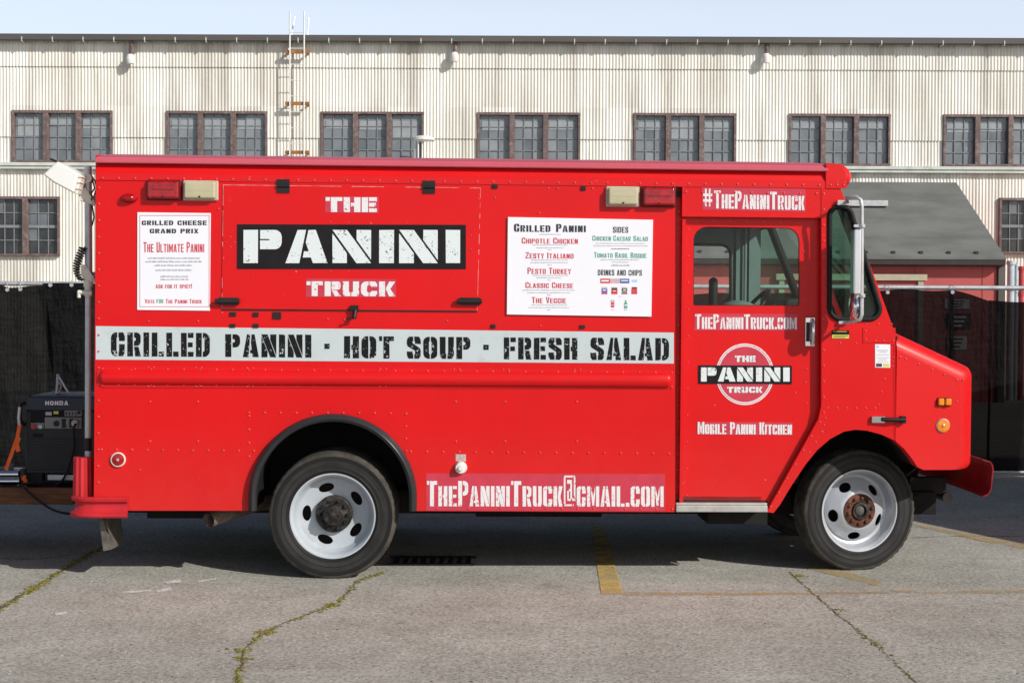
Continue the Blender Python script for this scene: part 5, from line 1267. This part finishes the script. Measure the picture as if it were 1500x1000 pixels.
def wheel(name, c, R0, front, label, steer=0.0, hidden=False):
    e = empty(name); e.parent = tk; e.location = c; e.rotation_euler = (0, 0, steer); e['label'] = label
    wd = .185 if front else .215; h = wd / 2; rim = .262
    mb = MB(); tyre(mb, R0, wd, rim - .004, (0, 0, 0)); mb.build('tyre', ['black_rubber', 'tread_dusty', 'rubber_ring'], e, smooth=35)
    if hidden: 
        mb = MB(); mb.lathe([(rim, -.08), (rim - .02, 0), (.05, 0)], 32); mb.build('rim', 'wheel_white', e, smooth=40); return e
    y0 = -h * .86
    lip = [(rim - .004, y0 + .03), (rim + .008, y0 + .004), (rim + .006, y0 - .004), (rim - .002, y0 - .003), (rim - .014, y0 + .012), (rim - .020, y0 + .028)]
    wm = 'wheel_silver' if front else 'wheel_white'
    mb = MB()
    if front:
        mb.lathe(lip + [(.243, y0 + .045), (.228, y0 + .078), (.210, y0 + .084), (.207, y0 + .078)], 72)
        mb.f = mb.f[:-2]; mb.mi = mb.mi[:-2]
        zf = lambda r: y0 + .078 - .074 * min(1, max(0, (.207 - r) / .085)) ** .7
        holed_disc(mb, .105, .207, zf, .170, .027, .042, 5, (0, 0, 0), R(48))
        mb.build('rim', wm, e, smooth=40)
        mb = MB(); mb.lathe([(.235, y0 + .13), (.235, y0 + .135)], 32); mb.build('dark_backing', 'under_dark', e)  # dark disc added behind the hand holes, its colour standing for deep shade
        mb = MB(); mb.lathe([(.110, y0 + .004), (.110, y0 - .004), (.104, y0 - .008), (.062, y0 - .008), (.060, y0 - .004)], 48)
        for k in range(10):
            a = 2 * PI * k / 10 + .2; x, z = .084 * math.cos(a), .084 * math.sin(a); mb.lathe([(.0125, y0 - .006), (.0125, y0 - .018), (.009, y0 - .022), (.007, y0 - .024)], 6, (x, 0, z)); 
        mb.build('hub_ring', 'rust', e, smooth=35)
        mb = MB(); mb.lathe([(.060, y0 - .007), (.056, y0 - .020), (.040, y0 - .022), (.034, y0 - .004)], 32); mb.build('hub', 'grease', e, smooth=40)
        mb = MB(); mb.lathe([(.030, y0 - .002), (.030, y0 - .026), (.022, y0 - .032), (.006, y0 - .034)], 24, (-.012, 0, .004)); mb.build('hub_cap', 'galv' if False else 'flap_grey', e, smooth=40)
    else:
        mb.lathe(lip + [(.244, y0 + .060), (.228, y0 + .085), (.222, y0 + .105)], 72)
        mb.f = mb.f[:-2]; mb.mi = mb.mi[:-2]
        zf = lambda r: y0 + .105 + .016 * min(1, max(0, (.222 - r) / .11))
        holed_disc(mb, .105, .222, zf, .173, .028, .050, 5, (0, 0, 0), R(35))
        mb.build('rim', wm, e, smooth=40)
        mb = MB(); mb.lathe([(.235, y0 + .165), (.235, y0 + .17)], 32); mb.build('dark_backing', 'under_dark', e)  # same dark disc, added so the rear hand holes look shaded
        mb = MB(); mb.lathe([(.118, y0 + .125), (.116, y0 + .085), (.108, y0 + .078), (.062, y0 + .075), (.060, y0 + .02), (.052, y0 + .008), (.02, y0 + .004)], 40)
        for k in range(10):
            a = 2 * PI * k / 10; x, z = .087 * math.cos(a), .087 * math.sin(a); mb.lathe([(.011, y0 + .078), (.011, y0 + .064), (.007, y0 + .058), (.005, y0 + .054)], 6, (x, 0, z))
        for k in range(8):
            a = 2 * PI * k / 8; mb.lathe([(.007, y0 + .01), (.006, y0 - .002)], 6, (.04 * math.cos(a), 0, .04 * math.sin(a)))
        mb.build('hub', 'grease', e, smooth=35)
    return e
R0 = .401
rwx, rwz = t(487, 752.5, .03)
wheel('wheel', (rwx, .03 + .107, R0 - .009), R0, False, 'rear wheel with a deep white dished rim')
wheel('wheel', (rwx, .03 + .107 + .25, R0 - .009), R0, False, 'inner rear wheel behind the white one', hidden=True)
fwx, _ = t(1256, 744, .27); fz = R0 - .009 + math.tan(TILT) * fwx
wheel('wheel', (fwx + .006, .28 + .092, fz - .003), R0 - .003, True, 'front wheel with a silver rim and rusty hub', steer=R(11))
for x, y, z in ((rwx, WID - .137, R0 - .009), (rwx, WID - .387, R0 - .009), (fwx, WID - .377, fz)): wheel('wheel', (x, y, z), R0, False, 'wheel on the far side of the van', hidden=True, steer=(R(8) if x > 1 else 0)); 

# --- posters on the side
def zz(ox, oy, k): return lambda x, y: (ox + x / k, oy + y / k)
pm = sign('poster', [(201.3, 311), (308.7, 312.2), (307.3, 455), (201, 453.8)], -.006, -.001, 'poster_white'); pm['label'] = 'white grilled cheese grand prix poster'
Z1 = zz(190, 300, 6.06); c1 = -.0072
def zbox(Z, x0, x1, y0, y1): (a, b), (c, d) = Z(x0, y0), Z(x1, y1); return ((a, d), (c, d + .0), (c, b), (a, b))
def words(parent, m, items, Z, c, kw, dy=0.0):
    for txt, x0, x1, y0, y1 in items:
        mb = MB(); q = zbox(Z, x0, x1, y0, y1); w_ = q[1][0] - q[0][0]; q = (q[0], (q[1][0], q[1][1] + w_ * dy), (q[2][0], q[2][1] + w_ * dy), q[3]); lettering(mb, txt, q, on_truck(c), **kw); mb.build('lettering', m, parent)
SM = dict(w=.78, s=.30, t=.22, g=.05, track=.16); CN = dict(w=.50, s=.17, t=.13, g=.025, track=.10, small=.82, space=.36)
words(pm, 'print_black', [('GRILLED CHEESE', 107, 683, 140, 181), ('GRAND PRIX', 178, 610, 213, 253)], Z1, c1, SM)
words(pm, 'print_red', [('The Ultimate Panini', 122, 662, 331, 421), ('ask for it spicy!', 230, 552, 700, 741), ('Vote', 135, 222, 836, 874), ('The Panini Truck', 320, 640, 836, 875)], Z1, c1, CN)
words(pm, 'print_green', [('for', 238, 300, 829, 873)], Z1, c1, CN)
def text_lines(parent, m, rows, Z, c, hgt):
    """fine print too small to read in the photo: word-length strokes broken like letters"""
    rnd = random.Random(3)
    for x0, x1, y in rows:
        x = x0; mb = MB()
        while x < x1:
            wl = rnd.uniform(4, 9) * hgt * .45
            xe_ = min(x + wl, x1); k = x
            while k < xe_:
                lw = hgt * rnd.uniform(.22, .40); h = hgt * rnd.choice((.6, .65, 1.0))
                q = zbox(Z, k, min(k + lw * .8, xe_ + .2), y + hgt / 2 - h, y + hgt / 2); mb.poly([TP(a, b, c) for a, b in q]); k += lw * 1.15
            x = xe_ + hgt * .45
        mb.build('fine_print', m, parent)
text_lines(pm, 'print_grey', [(160, 622, 472), (137, 640, 503), (222, 550, 536), (228, 552, 578), (272, 520, 634), (272, 520, 660)], Z1, c1, 15)
mb = MB()
for x0, x1, y0, y1 in ((90, 705, 93, 97), (90, 705, 901, 905), (88, 92, 93, 905), (703, 707, 93, 905)): mb.poly([TP(a, b, c1) for a, b in zbox(Z1, x0, x1, y0, y1)])
mb.build('border_line', 'print_red', pm)
Z2 = zz(735, 310, 6.25)
mn = sign('menu_board', [Z2(57, 50), Z2(1385, 75), Z2(1370, 960), Z2(47, 940)], -.014, -.001, 'poster_white'); mn['label'] = 'white menu board with red and green dish names'
c2 = -.0152
words(mn, 'print_black', [('Grilled Panini', 112, 770, 111, 184)], Z2, c2, dict(w=.70, s=.28, t=.18, g=.05, track=.14, small=.82, space=.6), .006)
words(mn, 'print_black', [('SIDES', 1018, 1158, 139, 193), ('DRINKS AND CHIPS', 880, 1283, 531, 583)], Z2, c2, dict(w=.5, s=.17, t=.14, g=.03, track=.12, space=.4), .008)
words(mn, 'print_red', [('Chipotle Chicken', 183, 697, 237, 292), ('Zesty Italiano', 217, 658, 372, 428), ('Pesto Turkey', 236, 635, 512, 570), ('Classic Cheese', 217, 653, 645, 698), ('The Veggie', 275, 590, 781, 837)], Z2, c2, CN, .006)
words(mn, 'print_green', [('Chicken Caesar Salad', 830, 1338, 218, 266), ('Tomato Basil Bisque', 845, 1325, 371, 421)], Z2, c2, CN, .008)
text_lines(mn, 'print_grey', [(345, 540, 207), (285, 600, 305), (320, 570, 331), (422, 458, 349), (270, 610, 443), (265, 605, 466), (418, 456, 488), (285, 608, 583), (318, 548, 604), (418, 450, 625), (190, 672, 718), (235, 628, 741), (415, 450, 762), (270, 600, 853), (245, 615, 876), (415, 448, 899), (860, 1310, 290), (838, 1335, 313), (905, 1255, 440), (1005, 1160, 462), (1072, 1092, 774), (1003, 1032, 897), (1120, 1150, 897)], Z2, c2, 9)
text_lines(mn, 'print_dark', [(1000, 1170, 340), (1005, 1168, 491)], Z2, c2, 9)
def blocks(m, items, c=c2): 
    for x0, x1, y0, y1 in items: mb = MB(); mb.poly([TP(a, b, c) for a, b in zbox(Z2, x0, x1, y0, y1)]); mb.build('drink_print', m, mn)
blocks('print_red', [(903, 990, 612, 655), (1003, 1060, 715, 755), (1187, 1240, 705, 755), (913, 967, 742, 755), (1097, 1150, 740, 755), (1000, 1030, 832, 850), (1000, 1030, 858, 876)])
blocks('print_pink', [(992, 1080, 612, 655), (997, 1033, 812, 832), (997, 1033, 850, 858), (914, 966, 690, 706), (1004, 1059, 690, 698), (1098, 1149, 690, 704)])
blocks('print_blue', [(1083, 1168, 613, 655), (914, 967, 706, 742)]); blocks('print_sky', [(1192, 1240, 622, 645), (1000, 1030, 806, 812)])
blocks('print_dark', [(1005, 1058, 698, 715), (1099, 1149, 704, 724), (1190, 1238, 690, 705)]); blocks('print_green', [(1099, 1149, 724, 740), (1120, 1150, 834, 884), (1128, 1142, 810, 834)])
blocks('poster_white', [(912, 980, 626, 640), (1092, 1158, 627, 636), (925, 955, 715, 724), (1018, 1046, 722, 728), (1112, 1138, 712, 720), (1124, 1147, 850, 862)], c2 - .0008)

# --- floodlight mast clamped to the rear corner
ms = empty('floodlight_mast'); ms.parent = tk; yc = .14
def m_(px, py): return T(px, py, yc)
x, z0 = m_(129, 668); z1 = m_(129, 244)[1]; zj = m_(129, 425)[1]
mb = MB(); mb.tube([(x, yc, z0 - .03), (x, yc, zj)], .020, 16); mb.tube([(x + .002, yc, zj), (x - .004, yc, z1)], .0225, 16); mb.build('pole', 'galv', ms, smooth=50)
mb = MB(); mb.tube([(x, yc, m_(129, 660)[1]), (x, yc, m_(129, 641)[1])], .0215, 16); mb.build('tape_wrap', 'black_metal', ms, smooth=50)
for pa, pb, rr in ((404, 420, .030), (420, 434, .024)): 
    mb = MB(); mb.tube([(x, yc, m_(129, pb)[1]), (x, yc, m_(129, pa)[1])], rr, 16); mb.build('coupling', 'cream_plastic', ms, smooth=50)
mb = MB(); mb.tube([(x - .055, yc - .03, m_(118, 428)[1]), (x + .03, yc - .03, m_(118, 429)[1])], .014, 8); mb.tube([(x - .05, yc - .03, m_(118, 436)[1]), (x - .05, yc - .03, m_(118, 426)[1])], .012, 8); mb.build('clamp_handle', 'cream_plastic', ms, smooth=50)
for py in (290, 402):
    q = [(119, py - 14), (127, py - 14), (141, py + 7), (141, py + 13), (131, py + 8), (117, py + 5)]
    mb = MB(); mb.hexa([(*m_(a, b)[:1], yc - .035, m_(a, b)[1]) for a, b in q], [(*m_(a, b)[:1], yc - .026, m_(a, b)[1]) for a, b in q]); mb.box(x + .0, XR0, yc + .02, yc + .05, m_(129, py + 8)[1], m_(129, py - 4)[1])
    for a, b in ((125, py - 9), (124, py + 4), (136, py + 8)): xx, zz_ = m_(a, b); mb.lathe([(.009, -.043), (.009, -.035)], 8, (xx, yc, zz_)); mb.lathe([(.011, -.0355), (.011, -.034)], 6, (xx, yc, zz_))
    mb.build('clamp_bracket', 'cream_plastic', ms, smooth=40)
q = [(94, 240), (124, 257.5), (117.5, 286), (89, 271), (73.5, 259)]
mat('lamp_white', (0.78, 0.78, 0.76), 0.4, var=.03)
mb = MB(); mb.hexa([(m_(a, b)[0], yc - .16, m_(a, b)[1]) for a, b in q], [(m_(a, b)[0], yc + .16, m_(a, b)[1]) for a, b in q]); mb.build('lamp_head', 'lamp_white', ms, bevel=.012)
q2 = [(124, 257.5), (128, 259), (121.5, 287), (117.5, 286)]
mb = MB(); mb.hexa([(m_(a, b)[0], yc - .13, m_(a, b)[1]) for a, b in q2], [(m_(a, b)[0], yc + .13, m_(a, b)[1]) for a, b in q2])
for py in (262, 270, 279): xx, zz_ = m_(124 - (py - 262) * .25, py); mb.box(xx, xx + .02, yc - .14, yc + .14, zz_ - .004, zz_ + .004)
mb.build('lamp_back', 'cream_plastic', ms, bevel=.004)
mb = MB(); xx, zz_ = m_(129, 262); mb.lathe([(.03, -.03), (.034, 0), (.03, .03)], 14, (xx, yc, zz_)); mb.tube([(xx - .03, yc, zz_ - .02), (xx, yc, zz_), (x, yc, zz_ - .07)], .016, 10); mb.build('swivel', 'cream_plastic', ms, smooth=50)
mb = MB(); qa, qb = m_(91, 240), m_(84, 236); mb.tube([(qa[0], yc - .1, qa[1]), (qb[0] - .01, yc - .12, qb[1] + .002)], .007, 6); mb.build('lamp_catch', 'black_metal', ms)
mb = MB(); pa = [(133, 258), (138, 268), (139, 276), (134, 283), (136, 292), (138, 300), (134, 305)]; mb.tube([(m_(a, b)[0], yc - .02 + .02 * math.sin(a), m_(a, b)[1]) for a, b in pa], .005, 6); pa = [(131, 256), (137, 264), (140, 274), (137, 284), (133, 300), (136, 318), (133, 330)]; mb.tube([(m_(a, b)[0], yc + .03, m_(a, b)[1]) for a, b in pa], .005, 6); mb.build('lamp_cable', 'black_metal', ms, smooth=60)
mb = MB(); P0, P1, P2, P3 = [Vector((m_(a, b)[0], yc - .03, m_(a, b)[1])) for a, b in ((124, 362), (118, 378), (107, 395), (121, 411))]; hel = []
for k in range(241):
    u = k / 240; c_ = P0 * (1 - u) ** 3 + P1 * 3 * u * (1 - u) ** 2 + P2 * 3 * u * u * (1 - u) + P3 * u ** 3; d = Vector((-.35, 0, -1)).normalized(); s1 = Vector((0, 1, 0)); s2 = d.cross(s1); a = 2 * PI * 13 * u; hel.append(c_ + (s1 * math.cos(a) + s2 * math.sin(a)) * .021)
mb.tube(hel, .0055, 6); mb.build('coiled_cable', 'black_metal', ms, smooth=60)

# ================================================================ GENERATOR ON ITS TRAILER
tr_ = empty('trailer', M=TM); tag(tr_, 'low flat trailer with a brown timber side rail behind the red van', 'trailer')
gy = .75
bx0, bz0 = T(-420, 737.5, gy); bx1, bz1 = T(107, 714.5, gy)
mb = MB(); mb.box(bx0, bx1, gy, gy + .06, bz0, bz1); mb.build('side_rail', 'wood_brown', tr_, bevel=.004)
mb = MB(); mb.box(bx0, bx1, gy + .06, gy + 1.0, bz1 - .05, bz1 - .02); mb.box(bx0, bx1, gy + 1.0, gy + 1.06, bz0, bz1); mb.build('deck', 'chassis', tr_)
mb = MB(); mb.box(bx1, bx1 + .3, gy + .4, gy + .55, bz0 - .02, bz1 - .03); mb.build('tongue', 'chassis', tr_)
for y in (gy - .22, gy + 1.1): mb = MB(); tyre(mb, .27, .17, .16, (bx0 + .35, y + .085, .27)); mb.cur = 0; mb.lathe([(.16, -.05), (.12, -.02), (.03, -.03)], 24, (bx0 + .35, y + .085, .27)); mb.build('wheel', ['black_rubber', 'tread_dusty', 'rubber_ring'], tr_, smooth=35)
gn = empty('generator', M=TM); tag(gn, 'black portable generator standing on the trailer behind the van', 'generator')
gY = gy + .20
def g_(px, py, dy=0.0): return T(px, py, gY + dy)
gx0, gz0 = g_(36, 702); gx1 = g_(133, 702)[0] + .04; gz1 = g_(60, 579)[1]
def gbox(mb, x0, x1, y0, y1, d0, d1): a = g_(x0, y1); b = g_(x1, y0); mb.box(a[0], b[0], gY + d0, gY + d1, a[1], b[1])
ga, gb2 = g_(38, 693), g_(60, 600)
mb = MB(); mb.box(gx0, gx1, gY, gY + .55, ga[1], gb2[1]); 
mb.build('body', 'gen_black', gn, bevel=.02)
mb = MB(); a = g_(41, 600); b = g_(41, 581); sl = [(gx0 + .005, gY - .012, a[1] - .003), (gx0 + .02, gY - .002, b[1]), (gx0 + .05, gY + .05, b[1] + .012), (gx0 + .05, gY + .5, b[1] + .012), (gx0 + .005, gY + .56, a[1])]
mb.hexa(sl, [(gx1, y, z) for x_, y, z in sl]); mb.build('top_cover', 'gen_blue', gn, bevel=.008)
mb = MB(); gbox(mb, 45, 121, 601, 627, -.004, .0); mb.build('control_panel', 'sign_black', gn)
mb = MB(); gbox(mb, 66, 120, 611, 627, -.007, -.004); gbox(mb, 46, 65, 619, 627, -.007, -.004); gbox(mb, 95, 120, 601, 609, -.007, -.004); mb.build('panel_plate', 'gen_panel', gn)
mb = MB(); gbox(mb, 67, 76, 603, 608, -.006, -.004); gbox(mb, 83, 86, 603, 606, -.006, -.004); mb.build('panel_print', 'print_grey', gn)
mb = MB(); gbox(mb, 79, 86, 602, 606, -.008, -.004); gbox(mb, 97.5, 99, 618, 620, -.011, -.009); gbox(mb, 105, 107.5, 618, 620, -.011, -.009); mb.build('indicator', 'print_yellow', gn)
mb = MB()
for px, py, r in ((83, 620, 4.2), (116, 604, 2.4)): xx, zz_ = g_(px, py); mb.lathe([(r * S * 1.1, -.003), (r * S * 1.1, -.012), (r * S * .8, -.014)], 18, (xx, gY, zz_))
mb.build('socket', 'black_metal', gn, smooth=40)
for q_ in (91, 102): mb = MB(); gbox(mb, q_, q_ + 6, 613, 626, -.012, -.004); mb.build('socket', 'black_metal', gn)
mb = MB()
for k in range(4): gbox(mb, 97 + k * 4.5, 98.4 + k * 4.5, 603, 607.5, -.012, -.006)
mb.build('breaker', 'black_metal', gn)
xx, zz_ = g_(50, 624); mb = MB(); mb.lathe([(4.2 * S, -.003), (4.2 * S, -.02), (3 * S, -.022)], 16, (xx, gY, zz_)); mb.build('fuel_knob', 'pipe_red', gn, smooth=40)
xx, zz_ = g_(60, 624.5); mb = MB(); mb.lathe([(3.4 * S, -.003), (3.4 * S, -.018), (2.4 * S, -.02)], 16, (xx, gY, zz_)); mb.build('starter_knob', 'print_sky' if False else 'galv', gn, smooth=40)
mb = MB(); xx, zz_ = g_(112, 619); mb.tube([(xx - .01, gY - .01, zz_), (xx + .0, gY - .05, zz_)], .022, 10); mb.tube([(xx - .02, gY - .045, zz_ + .0), (xx + .02, gY - .045, zz_ + .004)], .012, 8); mb.build('plug', 'galv', gn, smooth=40)
mb = MB()
for k in range(10): gbox(mb, 42, 124, 648 + k * 3.9, 650.3 + k * 3.9, -.007, .0)
gbox(mb, 40, 128, 643, 645.5, -.012, 0); gbox(mb, 40, 128, 688, 692, -.014, 0); mb.build('louvre', 'gen_black', gn)
mb = MB(); gbox(mb, 48, 63, 634.5, 640, -.004, 0); mb.build('name_plate', 'sign_black', gn); 
mb = MB(); gbox(mb, 71, 125, 695, 702, -.02, 0.3); mb.build('skid', 'galv', gn); mb = MB(); gbox(mb, 40, 62, 693, 705, -.0, .2); gbox(mb, 66, 70, 693, 704, 0, .4); mb.build('foot', 'black_rubber', gn)
mb = MB(); HN = lambda px, py: (g_(px, py)[0], gY - .0185, g_(px, py)[1])
lettering(mb, 'HONDA', ((67.5, 593), (101, 593), (101, 586.8), (67.5, 586.8)), HN, w=.95, s=.30, t=.22, g=.0, track=.24)
mb.build('lettering', 'notice_white', gn)
mb = MB(); mb.tube([TP(36, 590, gY + .02), TP(30, 592, gY - .02), TP(29, 606, gY - .03), TP(31, 618, gY - .02), TP(36, 622, gY + .02)], .013, 8); mb.build('carry_handle', 'black_metal', gn, smooth=60)
mb = MB(); mb.tube([TP(83, 580, gY + .2), TP(85, 548, gY + .25)], .010, 6); mb.tube([TP(102, 578, gY + .2), TP(85, 549, gY + .25)], .008, 6); mb.tube([TP(80, 580, gY + .22), TP(102, 579, gY + .2)], .012, 6); mb.tube([TP(85, 580, gY + .2), TP(90, 565, gY + .22), TP(84, 556, gY + .24)], .006, 6); mb.build('lifting_bail', 'galv', gn, smooth=60)
# strap, ratchet, ramp plates and power cord
sy = gY - .05
def ribbon(mb, pts, w, th=.003):
    for k in range(len(pts) - 1):
        a, b = Vector(pts[k]), Vector(pts[k + 1]); d = (b - a); nn = Vector((d.z, 0, -d.x)).normalized() * w / 2
        mb.hexa([a + nn, b + nn, b - nn, a - nn], [p + Vector((0, th, 0)) for p in (a + nn, b + nn, b - nn, a - nn)])
mb = MB(); ribbon(mb, [TP(28.5, 622, sy), TP(25.5, 640, sy - .01), TP(17, 664, sy - .01), TP(8.5, 688, sy - .02)], .024); ribbon(mb, [TP(27.5, 640, sy - .012), TP(24, 650, sy - .014), TP(27, 661, sy - .014)], .030); ribbon(mb, [TP(33, 697, sy), TP(38, 705, sy - .01), TP(35, 712, sy)], .026); ribbon(mb, [TP(37, 696, sy - .01), TP(33, 703, sy - .012)], .018)
o = mb.build('ratchet_strap', 'strap_orange', tr_); o.parent = None; o.matrix_world = TM; tag(o, 'bright orange ratchet strap holding the generator down at its left side', 'strap')
mb = MB(); mb.tube([TP(29, 596, sy), TP(27.5, 612, sy - .01), TP(28.5, 622, sy)], .011, 8); mb.build('ratchet', 'galv', o, smooth=50)
rp = empty('ramp', M=TM); tag(rp, 'shiny ribbed metal loading ramp lying on the trailer, left of the generator', 'ramp')
mb = MB(); ry = gY - .06
for k, py in enumerate((694, 705)):
    a, b = T(-110, py, ry), T(28, py, ry); mb.tube([(a[0], ry + .02 * (k % 2), a[1]), (b[0], ry + .02 * (k % 2), b[1])], .024, 14)
mb.build('rail', 'chrome', rp, smooth=50)
mb = MB(); 
for px in (-60, -10, 24): a, b = T(px, 711, ry), T(px + 3, 688, ry); mb.box(a[0], b[0], ry + .02, ry + .4, a[1], b[1])
mb.build('crossbar', 'galv', rp)
mb = MB(); cp = [TP(110, 622, gY - .04), TP(107, 640, gY - .05), TP(107, 700, gY - .05)]; 
def smoothpath(P, n=8):
    out = []
    for k in range(len(P) - 1):
        a = Vector(P[max(k - 1, 0)]); b = Vector(P[k]); c = Vector(P[k + 1]); d = Vector(P[min(k + 2, len(P) - 1)])
        for j in range(n): s_ = j / n; out.append(.5 * ((2 * b) + (c - a) * s_ + (2 * a - 5 * b + 4 * c - d) * s_ * s_ + (3 * b - a - 3 * c + d) * s_ ** 3))
    out.append(Vector(P[-1])); return out
mb.tube(smoothpath([TP(112, 620, gY - .05), TP(108, 628, gY - .06), TP(107, 660, gY - .05), TP(90, 705, gY - .06), TP(60, 712, gY - .03), TP(34, 709, gy - .04), TP(48, 726, gy - .04), TP(75, 745, gy - .05), TP(100, 752, gy - .06), TP(125, 753, gy + .05), TP(190, 742, .9)]), .0085, 8)
o = mb.build('power_cord', 'black_rubber', smooth=70); o.matrix_world = TM; tag(o, 'black power cord looping from the generator down to the van bumper', 'cord')

# ================================================================ unseen box trailer added outside the frame on the right to throw the shade by the front bumper
bt = empty('shade_trailer', (8.3, 7.5, 0)); bt.rotation_euler = (0, 0, R(23)); tag(bt, 'plain white box trailer right of the van, unseen, added to cast the shade', 'trailer')
mb = MB(); mb.box(-1.2, 1.2, -2.3, 5.6, .55, 2.48); mb.build('body', 'white_metal', bt, bevel=.04)
mb = MB(); mb.box(-1.1, 1.1, -2.25, 5.5, .42, .55); mb.build('frame', 'chassis', bt)
for y in (.9, 1.75):
    for x in (-1.12, 1.12): mb = MB(); tyre(mb, .34, .2, .2, (0, 0, 0)); mb.cur = 0; mb.lathe([(.2, -.06), (.15, -.03), (.04, -.05)], 24); o = mb.build('wheel', ['black_rubber', 'tread_dusty', 'rubber_ring'], bt, smooth=35); o.location = (x, y, .34); o.rotation_euler = (0, 0, PI / 2)
